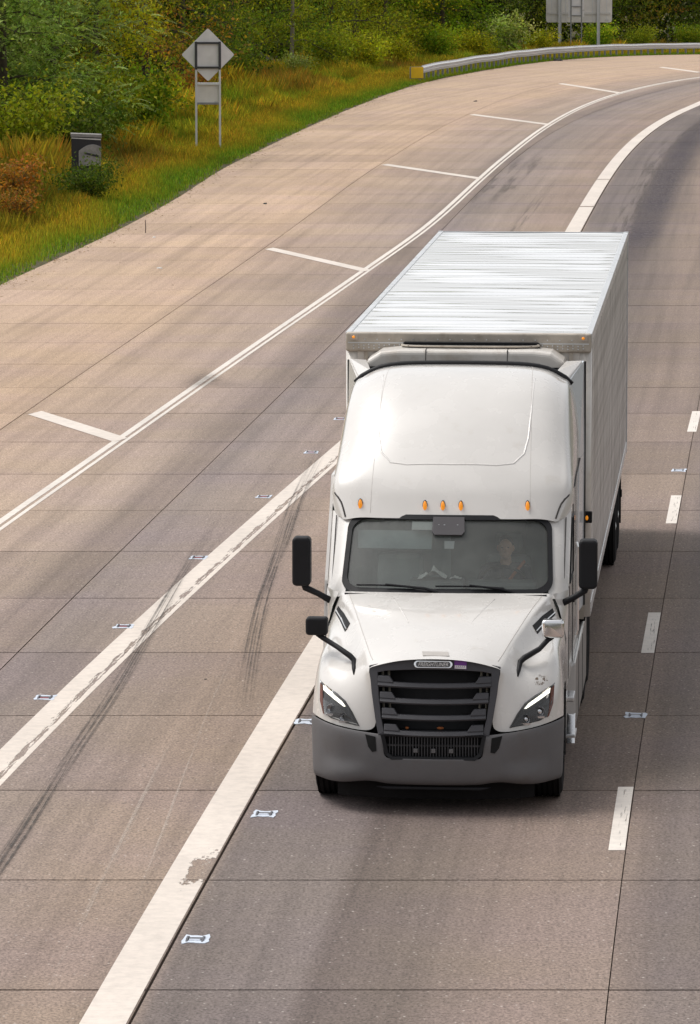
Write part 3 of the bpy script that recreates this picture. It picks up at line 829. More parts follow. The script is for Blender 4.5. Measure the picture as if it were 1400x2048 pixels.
col_ = cG * mx + (0.5 * cO + 0.5 * cS) * (1 - mx)
rm = np.clip((np.sin(Y * 0.19 + 2.0) + np.sin(Y * 0.07 + X * 0.4) - 0.5) * 0.9, 0, 0.8)[:, None]
lf_ = np.clip((160 - Y) / 22, 0, 1)
rm = np.maximum(rm, (0.75 * lf_ * np.clip((d - 2.2) / 1.5, 0.3, 1))[:, None])
col_ = col_ * (1 - rm) + (cR * 0.75 + cO * 0.15) * rm
pt2 = np.sin(X * 2.3 + Y * 0.9) * np.sin(Y * 1.3 - X * 1.1) + 0.6 * np.sin(Y * 2.9 + X * 3.1)
col_ = col_ * np.clip(0.95 + 0.32 * pt2, 0.4, 1.5)[:, None]
hgt *= np.clip(1 + 0.22 * pt2, 0.5, 1.5)
col_ = col_ * (1 - 0.4 * lf_)[:, None]
V, F, c_ = blades(r, X, Y, ground_z(X, Y, d), hgt, r.uniform(0.012, 0.028, len(X)), col_, lean=0.5)
tag(bulk('tall_weeds', V, F, M_grass, None, c_), 'tall golden-brown grass and weeds between the mown strip and the wood', 'weeds', kind='stuff')
# fallen leaves and bits of dead grass along the pavement edge
X, Y, d = verge_points(r, 5200, -0.9, 0.35, power=2.2)
d = 0.35 - np.abs(r.normal(size=len(X))) * 0.42; X = np.interp(Y, YY, EE) - d
zz = np.interp(Y, YY, ZZ) + 0.012
V, F, c_ = leaves(r, np.stack([X, Y, zz], 1), 0.10, [(.16, .09, .04, 4), (.22, .14, .06, 3), (.09, .06, .035, 3), (.28, .2, .06, 1)], droop=0.0)
V[:, 2] = np.repeat(zz, 4) + (V[:, 2] - np.repeat(zz, 4)) * 0.12 + 0.006
tag(bulk('fallen_leaves', V, F, M_grass, None, c_), 'brown fallen leaves and litter along the edge of the shoulder', 'leaves', kind='stuff')
X, Y, d = verge_points(r, 420, -4.2, -0.3, y0=105, y1=330)
zz = np.interp(Y, YY, ZZ) + 0.008
V, F, c_ = leaves(r, np.stack([X, Y, zz], 1), 0.07, [(.16, .09, .04, 4), (.25, .16, .06, 2), (.06, .045, .035, 3), (.6, .56, .5, 0.6)], droop=0.0)
V[:, 2] = np.repeat(zz, 4) + np.abs(V[:, 2] - np.repeat(zz, 4)) * 0.12 + 0.003
tag(bulk('scattered_leaves', V, F, M_grass, None, c_), 'scattered dry leaves and crumbs on the concrete shoulder', 'leaves', kind='stuff')

# ------------------------------------------------------------------ roadside furniture
M_galv = pm('galvanised_steel', (.74, .75, .76), 0.38, 0.12, var=0.10, vscale=2, dirt=((.55, .52, .49), 1.2, .6, .95))
M_galv_d = pm('dull_steel', (.33, .34, .35), 0.6, 0.2, var=0.3, vscale=5)
M_alu = pm('bare_sign_aluminium', (.88, .86, .86), 0.5, 0.05, var=0.14, vscale=2.5, bump=(3, 0.05, 0.02))
M_alu_w = pm('pale_sign_back', (.84, .81, .77), 0.55, 0.1, var=0.15, vscale=2)
M_yel = pm('yellow_reflective', (.95, .60, .012), 0.45, var=0.12, vscale=4)
M_dark_st = pm('dark_sign_frame', (.075, .075, .08), 0.55, 0.3, var=0.2)
M_white = pm('white_bits', (.72, .70, .67), 0.6, var=0.2, vscale=20)

# diamond sign seen from behind
SY = 173.4
sg = empty('road_sign', (-4.91, SY, zv(-4.91, SY)), 0.0, 'diamond warning sign seen from behind, with a square plaque below, on two posts', 'sign')
zb = -zv(-4.91, SY)
zt, zc, zbm = 4.227, 3.333, 2.386
hd = (zt - zbm) / 2
cz = (zt + zbm) / 2 + zb
for sx in (-0.41, 0.41):
    MB().box(sx - 0.035, sx + 0.035, -0.03, 0.03, -0.35, 3.729 + zb).done('post', M_galv, sg, bevel=0.006)
    MB().box(sx - 0.045, sx + 0.045, -0.062, -0.032, 2.799 + zb, 3.763 + zb).done('post_sleeve', M_dark_st, sg, bevel=0.006)
dp = [(0, cz + hd), (-hd, cz), (0, cz - hd), (hd, cz)]
pp = []
for i in range(4):                                   # rounded corners
    p0, p1, p2 = Vector(dp[i - 1]), Vector(dp[i]), Vector(dp[(i + 1) % 4])
    a, b_ = p1 + (p0 - p1).normalized() * 0.07, p1 + (p2 - p1).normalized() * 0.07
    pp += [tuple(a), tuple(a.lerp(p1, 0.55).lerp(b_.lerp(p1, 0.55), 0.5)), tuple(b_)]
MB().prism(pp, 'y', 0.034, 0.040).done('diamond_panel', M_alu, sg)
for h_, m_ in ((3.712, M_dark_st), (2.868, M_dark_st), (2.300, M_galv), (1.627, M_galv_d)):
    z = h_ + zb
    MB().box(-0.368, 0.368, -0.045, 0.028, z - 0.035, z + 0.035).done('crossbar', m_, sg, bevel=0.006)
MB().box(-0.385, 0.385, 0.034, 0.040, 1.592 + zb, 2.351 + zb).done('plaque_panel', M_alu_w, sg)
MB().box(0.22, 0.34, 0.026, 0.033, 1.661 + zb, 1.713 + zb).done('plaque_sticker', M_white, sg)

# large sign seen from behind, with a smaller sign in front of it
BY = 338.0
bx = 15.42
bs = empty('large_sign', (bx, BY, zv(bx, BY)), 0.0, 'large rectangular guide sign seen from behind on two thick posts beyond the guardrail', 'sign')
zb = -zv(bx, BY)
for px in (-1.30, 1.30):
    m_ = MB(); m_.box(px - 0.10, px + 0.10, -0.012, 0.012, -0.5, 3.863 + zb); m_.box(px - 0.10, px - 0.085, -0.09, 0.09, -0.5, 3.863 + zb); m_.box(px + 0.085, px + 0.10, -0.09, 0.09, -0.5, 3.863 + zb)
    m_.done('post', M_galv, bs)
z0_, z1_ = 0.350 + zb, 4.365 + zb
MB().prism([(p[0], p[1] + (z0_ + z1_) / 2) for p in rrect(2.22, (z1_ - z0_) / 2, 0.18)], 'y', 0.16, 0.175).done('sign_panel', M_alu_w, bs)
for h_ in (0.953, 2.259, 3.529):
    z = h_ + zb
    for xa, xb in ((-2.12, -1.42), (-1.18, 1.18), (1.42, 2.12)):
        MB().box(xa, xb, 0.10, 0.158, z - 0.07, z + 0.07).done('stiffener', M_white, bs)
for xx in (-1.85, -0.9, 0.9, 1.85):
    MB().box(xx - 0.02, xx + 0.02, 0.135, 0.157, z0_ + 0.1, z1_ - 0.1).done('panel_seam', M_galv, bs)
MB().box(1.75, 2.0, 0.150, 0.158, z0_ + 0.10, z0_ + 0.2).done('panel_sticker', M_white, bs)
SY2 = 333.0; sx2 = 15.0
s2 = empty('small_sign', (sx2, SY2, zv(sx2, SY2)), 0.0, 'small panel on two thin posts standing in front of the large sign', 'sign')
zb = -zv(sx2, SY2)
for px in (-0.35, 0.35):
    MB().box(px - 0.04, px + 0.04, -0.03, 0.03, -0.4, 2.947 + zb).done('post', M_galv_d, s2)
MB().box(-0.52, 0.52, 0.032, 0.045, 0.837 + zb, 3.276 + zb).done('sign_panel', M_alu, s2)
for h_ in (1.530, 0.936, 2.453): MB().box(-0.30, 0.30, -0.035, 0.028, h_ + zb - 0.03, h_ + zb + 0.03).done('crossbar', M_galv_d, s2)
MB().box(0.40, 0.55, 0.020, 0.031, 1.233 + zb, 1.332 + zb).done('sticker', M_white, s2)

# guardrail
Gf = lambda Y: Ef(Y) - 0.42
gy = [244.0]
while gy[-1] < 372:
    y = gy[-1]; sl = (Gf(y + 0.5) - Gf(y - 0.5))
    gy.append(y + 1.905 / math.hypot(1, sl))
gl = empty('guardrail', (Gf(244), 244.0, zv(Gf(244), 244)), 0.0, 'long galvanised steel guardrail curving round the bend with a yellow end plate', 'guardrail')
O = Vector(gl.location)
WP = [(-0.10, .42), (-0.05, .44), (-0.045, .47), (-0.150, .515), (-0.150, .545), (-0.05, .60), (-0.05, .615), (-0.150, .67), (-0.150, .69), (-0.045, .765), (-0.06, .79)]
def gpt(Y, off, h):
    sl = Gf(Y + 0.5) - Gf(Y - 0.5); n = Vector((1, -sl, 0)).normalized()
    X = Gf(Y); return Vector((X, Y, zv(X, Y))) + n * (-off) + Vector((0, 0, h)) - O
for i in range(0, len(gy) - 2, 2):
    rows_ = []
    for t in np.linspace(gy[i] - (0.15 if i else 0.0), gy[i + 2] + 0.15, 5):
        rows_.append([gpt(t, o_ - 0.004 * (i % 4), h) for o_, h in WP])
    MB().grid(rows_, flip=True).done('rail_panel', M_galv, gl, solid=0.004)
pm_ = MB(); pm_.box(-0.10, 0.0, -0.075, 0.075, -0.4, 0.70)
post_me = pm_.done('post', M_galv_d, None); pdat = post_me.data; bpy.data.objects.remove(post_me)
bm_ = MB(); bm_.box(0.003, 0.038, -0.075, 0.075, 0.42, 0.74)
blk = bm_.done('blockout', M_galv, None); bdat = blk.data; bpy.data.objects.remove(blk)
for y in gy[:-1]:
    sl = Gf(y + 0.5) - Gf(y - 0.5)
    p_ = link(bpy.data.objects.new('post', pdat), gl); p_.location = gpt(y, 0, 0); p_.rotation_euler.z = -math.atan(sl)
    link(bpy.data.objects.new('blockout', bdat), p_)
yp = MB(); yp.prism(rrect(0.30, 0.27, 0.04), 'y', -0.02, 0.02)
yo = yp.done('end_plate', M_yel, gl, bevel=0.004); yo.location = gpt(243.6, 0.12, 0.46); yo['label'] = 'yellow reflective end plate'
fr = MB(); fr.prism([(p[0] * 1.12 - 0.03, p[1] * 1.08) for p in rrect(0.30, 0.27, 0.04)], 'y', 0.024, 0.05); fr.done('plate_backing', M_galv_d, yo)

# recessed pavement markers
M_pad = pm('marker_epoxy', (.66, .72, .82), 0.5, var=0.25, vscale=30)
M_cast = pm('marker_casting', (.13, .13, .145), 0.55, 0.3, var=0.3, vscale=30)
M_lens_r = pm('marker_lens_red', (.22, .05, .06), 0.25, var=0.2)
M_lens_w = pm('marker_lens_clear', (.50, .54, .62), 0.2, var=0.2)
def marker(x, y, label, lens, seed):
    rr = random.Random(seed)
    a = -math.atan(Rf(y + .5) - Rf(y - .5))
    e = empty('pavement_marker', (x, y, zprof(y)), a, label, 'road marker', 'recessed pavement markers beside the lines')
    out_ = []
    for px, py in ((-.115, -.13), (-.06, -.105), (0, -.10), (.06, -.105), (.115, -.13), (.13, -.06), (.118, 0), (.13, .07), (.115, .135), (.05, .11), (0, .108), (-.05, .11), (-.115, .135), (-.125, .06), (-.117, 0), (-.13, -.06)):
        out_.append((px * rr.uniform(.80, 1.0), py * rr.uniform(1.2, 1.6)))
    MB().prism(out_[::-1], 'z', 0.001, 0.006).done('epoxy_pad', M_pad, e)
    m_ = MB()
    for sx in (-0.066, 0.066): m_.hexa([(sx - .008, -.11, .0065), (sx + .008, -.11, .0065), (sx + .008, .11, .0065), (sx - .008, .11, .0065)], [(sx - .008, -.05, .022), (sx + .008, -.05, .022), (sx + .008, .05, .022), (sx - .008, .05, .022)])
    m_.box(-.058, .058, -.045, .045, .0065, .013)
    m_.done('casting', M_cast, e)
    MB().hexa([(-.05, -.075, .0070), (.05, -.075, .0070), (.05, -.0455, .0070), (-.05, -.0455, .0070)], [(-.045, -.055, .018), (.045, -.055, .018), (.045, -.0455, .018), (-.045, -.0455, .018)]).done('reflector', lens, e)
marker(-1.30, 41.3, 'pavement marker nearest the camera, right of the wide white line at bottom', M_lens_w, 1)
marker(-0.82, 47.1, 'pavement marker just ahead of the left front corner of the truck', M_lens_w, 2)
marker(-0.47, 52.5, 'pavement marker half hidden beside the truck bumper on its left', M_lens_w, 3)
marker(-3.34, 54.1, 'pavement marker at the far left, lowest of the row left of the scuffed line', M_lens_r, 4)
marker(-2.72, 59.5, 'second pavement marker from the bottom left of the scuffed white line', M_lens_r, 5)
marker(-2.01, 65.8, 'third pavement marker from the bottom left of the scuffed white line', M_lens_r, 6)
marker(-1.26, 72.6, 'fourth pavement marker from the bottom left of the scuffed white line', M_lens_r, 7)
marker(-0.61, 78.5, 'pavement marker where the tyre marks meet the scuffed white line', M_lens_r, 8)
marker(-0.16, 83.6, 'pavement marker touching the left side of the trailer, farthest of its row', M_lens_r, 9)
marker(3.06, 52.9, 'pavement marker on the dashed line level with the truck headlights', M_lens_w, 10)
marker(5.03, 76.0, 'pavement marker on the dashed line level with the roof of the cab', M_lens_w, 11)

# cabinet in the weeds, stake, debris
M_blk = pm('black_remnant_paint', (.022, .02, .022), 0.5, var=0.3)
M_blkgrey = pm('faded_grey_panel', (.34, .32, .30), 0.6, var=0.35, vscale=8)
cb = empty('truck_remnant', (-7.72, 146.5, zv(-7.72, 146.5)), 0.06, 'black roadside cabinet with white top stripes in the weeds at left, a box added for the blur of a removed truck', 'remnant')
zb = -zv(-7.72, 146.5); T = 1.864 + zb  # made-up box in place of the blurred remains of a removed truck
MB().box(-0.43, 0.43, -0.25, 0.25, -0.2, T - 0.10).done('remnant_body', M_blk, cb, bevel=0.015)
MB().prism([(-0.45, T - 0.097), (0.45, T - 0.13), (0.45, T - 0.035), (-0.45, T)], 'y', -0.27, 0.27).done('remnant_lid', M_blkgrey, cb, bevel=0.01)
MB().prism([(-0.43, T - 0.145), (0.43, T - 0.20), (0.43, T - 0.16), (-0.43, T - 0.12)], 'y', -0.262, -0.252).done('white_stripe', M_white, cb)
ar = [(-0.22 + 0.66 * t, T - 0.62 + 0.30 * math.sin(math.pi * min(1, 0.12 + 0.62 * t))) for t in np.linspace(0, 1, 10)]
MB().prism([(-0.22, T - 0.95)] + ar + [(0.42, T - 0.95)], 'y', -0.30, -0.253).done('faded_panel', M_blkgrey, cb, bevel=0.01)
MB().prism([(-0.05, T - 0.60), (0.36, T - 0.70), (0.36, T - 0.64), (-0.05, T - 0.54)], 'y', -0.315, -0.302).done('panel_slot', M_blk, cb)
shrub('dark', -7.55, 142.6, 0.62, 0.4, 'dark purple-grey weed clump in front of the black cabinet')
shrub('rust', -9.45, 140.0, 0.95, 1.1, 'rust-orange weed clump at the left edge of the photo')
shrub('rust', -8.9, 133.0, 0.7, 2.4, 'low brownish weed clump below the rust-orange one at left')
st = MB(); st.tube([(0, 0, -0.2), (0.01, 0, 0.15), (0.0, 0, 0.34)], [0.016, 0.015, 0.012], 6)
so = st.done('marker_stake', pm('weathered_stake', (.16, .12, .10), 0.8), None); so.location = (-5.35, 130.6, zprof(130))
tag(so, 'short dark stake standing at the edge of the shoulder below the diamond sign', 'stake')
M_rub = pm('tyre_scrap', (.03, .028, .027), 0.8)
def scrap(name, x, y, s_, seed, label, cat, mat):
    rr = random.Random(seed); m_ = MB(); n = 9
    lo = [(s_ * (0.5 + 0.5 * rr.random()) * math.cos(6.283 * k / n) * 1.5, s_ * (0.5 + .5 * rr.random()) * math.sin(6.283 * k / n)) for k in range(n)]
    m_.v = [(a, b_, 0.002) for a, b_ in lo] + [(a * .8, b_ * .8, s_ * rr.uniform(.15, .5)) for a, b_ in lo] + [(0, 0, s_ * 0.45)]
    m_.f = [(k, (k + 1) % n, n + (k + 1) % n, n + k) for k in range(n)] + [(n + k, n + (k + 1) % n, 2 * n) for k in range(n)]
    o_ = m_.done(name, mat, None); o_.location = (x, y, zprof(y)); o_.rotation_euler.z = rr.uniform(0, 3)
    tag(o_, label, cat)
scrap('tyre_scrap', 12.3, 296.5, 0.30, 1, 'black scrap of tyre lying against the foot of the guardrail', 'debris', M_rub)
scrap('tyre_scrap', 5.39, 216.0, 0.10, 2, 'small dark lump on the shoulder left of the farther hatch lines', 'debris', M_rub)
scrap('dark_debris', -2.43, 143.0, 0.08, 3, 'dark crumb of debris on the shoulder right of the diamond sign', 'debris', M_rub)
scrap('litter', -5.05, 128.8, 0.06, 4, 'white scrap of litter near the dark stake', 'litter', M_white)
scrap('litter', -4.5, 118.0, 0.06, 5, 'white scrap of litter on the left shoulder above the first hatch line', 'litter', M_white)
scrap('dark_debris', -1.62, 55.4, 0.02, 6, 'small black speck between the two wide white lines', 'debris', M_rub)

# ------------------------------------------------------------------ truck materials
M_paint = pm('white_truck_paint', (.67, .642, .61), 0.26, 0.0, coat=0.8, var=0.06, vscale=2.5, dirt=((.48, .43, .37), 4, .60, 1.0))
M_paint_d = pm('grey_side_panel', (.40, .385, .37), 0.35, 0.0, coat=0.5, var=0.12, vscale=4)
M_plas = pm('grey_textured_plastic', (.135, .130, .133), 0.62, var=0.15, vscale=4, spec=0.35, bump=(160, 0.35, 0.004), dirt=((.10, .088, .08), 4, .5, .9))
M_plas_d = pm('black_plastic', (.013, .013, .015), 0.55, var=0.2, vscale=8, spec=0.22)
M_bar = pm('grille_bar_plastic', (.062, .061, .068), 0.55, var=0.15, vscale=6, spec=0.35, bump=(150, 0.25, 0.003))
M_seam = pm('panel_gap', (.05, .045, .042), 0.8)
M_soft_seam = pm('soft_seam', (.46, .43, .40), 0.6)
M_rubber = pm('tyre_rubber', (.014, .013, .013), 0.9, var=0.3, vscale=14, spec=0.15)
M_rim = pm('aluminium_rim', (.58, .58, .58), 0.35, 0.85, var=0.15)
M_chrome = pm('chrome', (.82, .82, .83), 0.10, 1.0, var=0.05)
M_frame = pm('chassis_black', (.012, .012, .012), 0.8, spec=0.2)
M_amber = pm('amber_lamp', (.80, .26, .01), 0.25, coat=0.5, var=0.1, emit=((1.0, .35, .02), 0.35))
M_led = pm('led_strip', (.9, .9, .84), 0.2, var=0.02, emit=((1.0, .97, .82), 1.1))
M_lamp_dark = pm('headlamp_housing', (.05, .05, .052), 0.35, var=0.2)
M_reflector = pm('headlamp_reflector', (.62, .63, .65), 0.15, 0.9, var=0.1, vscale=30)
M_amberlens = pm('amber_lens', (.13, .035, .018), 0.2, var=0.1)
M_cabin = pm('cabin_trim', (.20, .235, .23), 0.8, var=0.2, vscale=4)
M_cabin_l = pm('cabin_curtain', (.36, .42, .41), 0.9, var=0.3, vscale=3)
M_dash = pm('dashboard_vinyl', (.13, .15, .145), 0.6, var=0.2, vscale=8)
M_paper = pm('paper', (.78, .78, .74), 0.8, var=0.1, vscale=20)
def glass_mat(name, tint, ior=1.5, rough=0.02, dust_haze_=(.0, .02)):
    m, nt, out = newmat(name)
    tr = nd(nt, 'BsdfTransparent'); tr.inputs[0].default_value = (*tint, 1)
    gl_ = nd(nt, 'BsdfGlossy'); gl_.inputs['Roughness'].default_value = rough
    fr = nd(nt, 'Fresnel'); fr.inputs[0].default_value = ior
    tc = nd(nt, 'TexCoord')
    dust_haze = nd(nt, 'BsdfDiffuse'); dust_haze.inputs[0].default_value = (.55, .56, .52, 1)
    mx = nd(nt, 'MixShader'); nt.links.new(fr.outputs[0], mx.inputs[0]); nt.links.new(tr.outputs[0], mx.inputs[1]); nt.links.new(gl_.outputs[0], mx.inputs[2])
    m2 = nd(nt, 'MixShader')
    nt.links.new(ramp(nt, noise(nt, tc.outputs['Object'], 3, 5, .7), [(.3, dust_haze_[0]), (.8, dust_haze_[1])]), m2.inputs[0])
    nt.links.new(mx.outputs[0], m2.inputs[1]); nt.links.new(dust_haze.outputs[0], m2.inputs[2])
    nt.links.new(m2.outputs[0], out.inputs[0])
    return m
M_glass = glass_mat('windshield_glass', (.90, .96, .94), 1.6, dust_haze_=(.08, .17))  # dust layer doubles as a pale haze that lightens the pane
M_lensg = glass_mat('clear_lens', (.93, .93, .93), 1.25)
M_darkglass = pm('side_window_glass', (.02, .023, .025), 0.05, 0.0, var=0.05, spec=0.8)

YAW = -math.atan(0.079)
X0, Y0 = 0.79, 47.0
tr_ = empty('semi_truck', (X0, Y0, 0), YAW, 'white sleeper-cab semi truck with dark grey bumper driving towards the camera', 'truck')
deps = lambda: (bpy.context.view_layer.update(), bpy.context.evaluated_depsgraph_get())[1]
def mirrored(rows_half):
    """rows of half points (x >= 0, first on the centre line or not) -> full rows"""
    full = []
    for rw in rows_half:
        left = [(-x, y, z) for x, y, z in rw[::-1]]
        if abs(rw[0][0]) < 1e-6: left = left[:-1]
        full.append(left + list(rw))
    return full
def set_crease(o, test, val):
    me = o.data; a = me.attributes.new('crease_edge', 'FLOAT', 'EDGE')
    for e_ in me.edges:
        p, q = me.vertices[e_.vertices[0]].co, me.vertices[e_.vertices[1]].co
        if test(p, q): a.data[e_.index].value = val

# ---- hood with fenders
OUT = [
 [(.53, .17, .775), (.76, .20, .795), (.98, .31, .825), (1.14, .50, .86), (1.215, .74, .87), (1.215, .77, .86)],
 [(.575, .20, 1.05), (.78, .25, 1.06), (.98, .36, 1.08), (1.13, .54, 1.11), (1.205, .78, 1.11), (1.215, .85, 1.00)],
 [(.635, .25, 1.385), (.81, .40, 1.28), (.98, .55, 1.29), (1.11, .72, 1.335), (1.185, .92, 1.32), (1.21, .98, 1.10)],
 [(.68, .55, 1.525), (.83, .66, 1.38), (.98, .82, 1.405), (1.085, .96, 1.46), (1.17, 1.1, 1.42), (1.21, 1.13, 1.14)],
 [(.79, 1.0, 1.655), (.90, 1.03, 1.50), (1.0, 1.12, 1.475), (1.085, 1.22, 1.50), (1.17, 1.35, 1.44), (1.21, 1.36, 1.12)],
 [(.92, 1.5, 1.785), (1.0, 1.5, 1.62), (1.06, 1.53, 1.54), (1.115, 1.58, 1.515), (1.18, 1.66, 1.44), (1.21, 1.66, .98)],
 [(1.03, 2.02, 1.875), (1.09, 2.0, 1.74), (1.13, 2.0, 1.62), (1.165, 2.0, 1.53), (1.2, 2.0, 1.44), (1.21, 1.86, .72)]]
CEN = {2: [(0, .13, 1.50), (.36, .165, 1.478)], 3: [(0, .5, 1.605), (.37, .5, 1.59)], 4: [(0, 1.0, 1.735), (.41, 1.0, 1.722)], 5: [(0, 1.5, 1.83), (.48, 1.5, 1.825)], 6: [(0, 1.93, 1.878), (.54, 1.96, 1.878)]}
hv, hf, hidx = [], [], {}
def hvert(p):
    k = tuple(round(c_, 4) for c_ in p)
    if k not in hidx: hidx[k] = len(hv); hv.append(k)
    return hidx[k]
for sgn in (1, -1):
    for i in range(6):
        rowA = (CEN.get(i, []) if i >= 2 else []) + OUT[i]
        rowB = (CEN.get(i + 1, []) if i >= 2 else []) + OUT[i + 1]
        if i < 2: rowA, rowB = OUT[i], OUT[i + 1]
        for j in range(len(rowA) - 1):
            q = [rowA[j], rowA[j + 1], rowB[j + 1], rowB[j]]
            ids = [hvert((sgn * p[0], p[1], p[2])) for p in q]
            hf.append(tuple(ids) if sgn > 0 else tuple(ids[::-1]))
hood = obj('hood', hv, hf, M_paint, tr_, smooth=True)
ridge = {tuple(round(c_, 3) for c_ in rw[0]) for rw in OUT}
def isr(p): return (round(abs(p[0]), 3), round(p[1], 3), round(p[2], 3)) in ridge
set_crease(hood, lambda p, q: isr(p) and isr(q), 0.55)
md = hood.modifiers.new('sub', 'SUBSURF'); md.levels = 3; md.render_levels = 3
bvh_hood = BVHTree.FromObject(hood, deps())
def on_hood(x, z, off=0.0):
    h = bvh_hood.ray_cast(Vector((x, -3, z)), Vector((0, 1, 0)))
    return h[0] - Vector((0, off, 0)) if h[0] is not None else None
def on_hood_top(x, y, off=0.0):
    h = bvh_hood.ray_cast(Vector((x, y, 4)), Vector((0, 0, -1)))
    return h[0] + Vector((0, 0, off)) if h[0] is not None else None
for s_ in (1, -1):
    pts = [on_hood_top(s_ * (.60 + .36 * t ** 0.9), .34 + 1.62 * t, -0.001) for t in np.linspace(0, 1, 24)]
    MB().tube([p for p in pts if p], 0.0045, 5).done('hood_seam', M_soft_seam, hood)
    pts = [on_hood_top(s_ * (.30 + .20 * t), 1.0 + .75 * t, -0.003) for t in np.linspace(0, 1, 14)]
    MB().tube([p for p in pts if p], 0.006, 6).done('hood_crease', M_paint, hood, smooth=True)
    # black louvre beside the cowl
    a = [(.895, 1.26), (1.062, 1.90), (1.09, 1.90), (.945, 1.26)]
    V = [on_hood_top(s_ * x, y, 0.012) for x, y in a]
    if all(V):
        mid = [V[0].lerp(V[1], .5), V[3].lerp(V[2], .5)]
        mid = [on_hood_top(p.x, p.y, 0.012) for p in mid]
        V2 = [V[0], mid[0], V[1], V[2], mid[1], V[3]]
        F2 = [(0, 1, 4, 5), (1, 2, 3, 4)]
        obj('hood_louvre', V2, F2 if s_ < 0 else [f[::-1] for f in F2], M_plas_d, hood, solid=0.01)
        w0 = [V[3].lerp(V[0], .30) + Vector((0, 0, .004)), V[2].lerp(V[1], .3) + Vector((0, 0, .004))]
        MB().tube([w0[0], on_hood_top(*((w0[0] + w0[1]) / 2).xy, .014), w0[1]], 0.008, 6).done('louvre_rim', M_chrome, hood)
pl = [on_hood_top(x, y, 0.007) for x, y in ((-.125, .30), (.125, .30), (.14, .21), (-.11, .21))]
obj('hood_badge', [pl[3], pl[2], pl[1], pl[0]], [(0, 1, 2, 3)], M_soft_seam, hood, solid=0.002)
MB().box(-.72, .72, .62, 1.9, .35, 1.25).done('engine_bay', M_frame, tr_)

# ---- grille
def gy_(x, z): return .045 + .16 * (z - .77) / .7 + .20 * x * x
gr = empty('grille', (0, 0, 0)); gr.parent = tr_
def gtop(x): return 1.488 - .205 * x * x
outer = [(-.53, .765), (.53, .765), (.565, .93), (.60, 1.15), (.63, 1.405)] + [(x, gtop(x)) for x in np.linspace(.56, -.56, 15)] + [(-.63, 1.405), (-.60, 1.15), (-.565, .93)]
inner = [(-.475, .80), (.475, .80), (.505, .93), (.53, 1.13), (.545, 1.345)] + [(x, 1.385 - .10 * x * x) for x in np.linspace(.46, -.46, 15)] + [(-.545, 1.345), (-.53, 1.13), (-.505, .93)]
n = len(outer); V = []
for dy in (-.012, .06):
    V += [(x, gy_(x, z) + dy, z) for x, z in outer]; V += [(x, gy_(x, z) + dy + .004, z) for x, z in inner]
F = []
for i in range(n):
    j = (i + 1) % n
    F += [(i, j, n + j, n + i), (j, i, 2 * n + i, 2 * n + j), (n + i, n + j, 3 * n + j, 3 * n + i)]
obj('grille_surround', V, F, M_bar, gr, bevel=0.006)
# dark mesh behind
rows_ = []
for z in np.linspace(.62, 1.45, 6): rows_.append([(x, gy_(x, max(z, .77)) + .30, z) for x in np.linspace(-.60, .60, 13)])
MB().grid(rows_).done('grille_mesh', M_plas_d, gr)
for k, z in enumerate((.785, .935, 1.085, 1.235)):
    hw = .475 + .068 * (z - .78) / .45
    m_ = MB()
    prof = [(-.035, -.004), (-.012, .030), (.03, .032), (.03, -.01), (-.02, -.022)]      # (y, z) of the bar
    rows_ = []
    for t in np.linspace(-1, 1, 17):
        x = t * hw; sag = -.012 * (1 - t * t)
        rows_.append([(x, gy_(x, z) + .015 + a, z + b_ + sag) for a, b_ in prof + prof[:1]])
    m_.grid(rows_)
    m_.f.append(tuple(range(len(prof)))); m_.f.append(tuple(len(rows_) * (len(prof) + 1) - 2 - i for i in range(len(prof))))
    bar = m_.done('grille_bar', M_bar, gr, bevel=0.004)
    for s_ in (1, -1):                                                                     # raised end blocks
        xa, xb, xc = s_ * hw * 1.0, s_ * (hw - .155), s_ * (hw - .115)
        e_ = MB(); f_ = lambda x, dy, dz: (x, gy_(x, z) + dy, z + dz)
        e_.hexa([f_(xa, -.010, .025), f_(xb, -.010, .020), f_(xb, .06, .020), f_(xa, .06, .025)], [f_(xa, .012, .082), f_(xc, .012, .080), f_(xc, .06, .080), f_(xa, .06, .082)])
        e_.done('bar_end_block', M_bar, gr, bevel=0.006)
for s_ in (1, -1):
    for k, xx in enumerate((.43, .49)):
        MB().tube([(s_ * xx, gy_(xx, 1) + .145, .97), (s_ * (xx + .015), gy_(xx, 1.3) + .13, 1.36)], .013, 6).done('grille_strut', pm('strut', (.22, .2, .16), .5), gr)
for x, z, w in ((.06, .822, .035), (-.26, .818, .018)):
    MB().ball((x, gy_(x, z) + .12, z), (w, .02, .014)).done('marker_behind_bar', pm('rusty_orange', (.4, .12, .03), .6), gr)
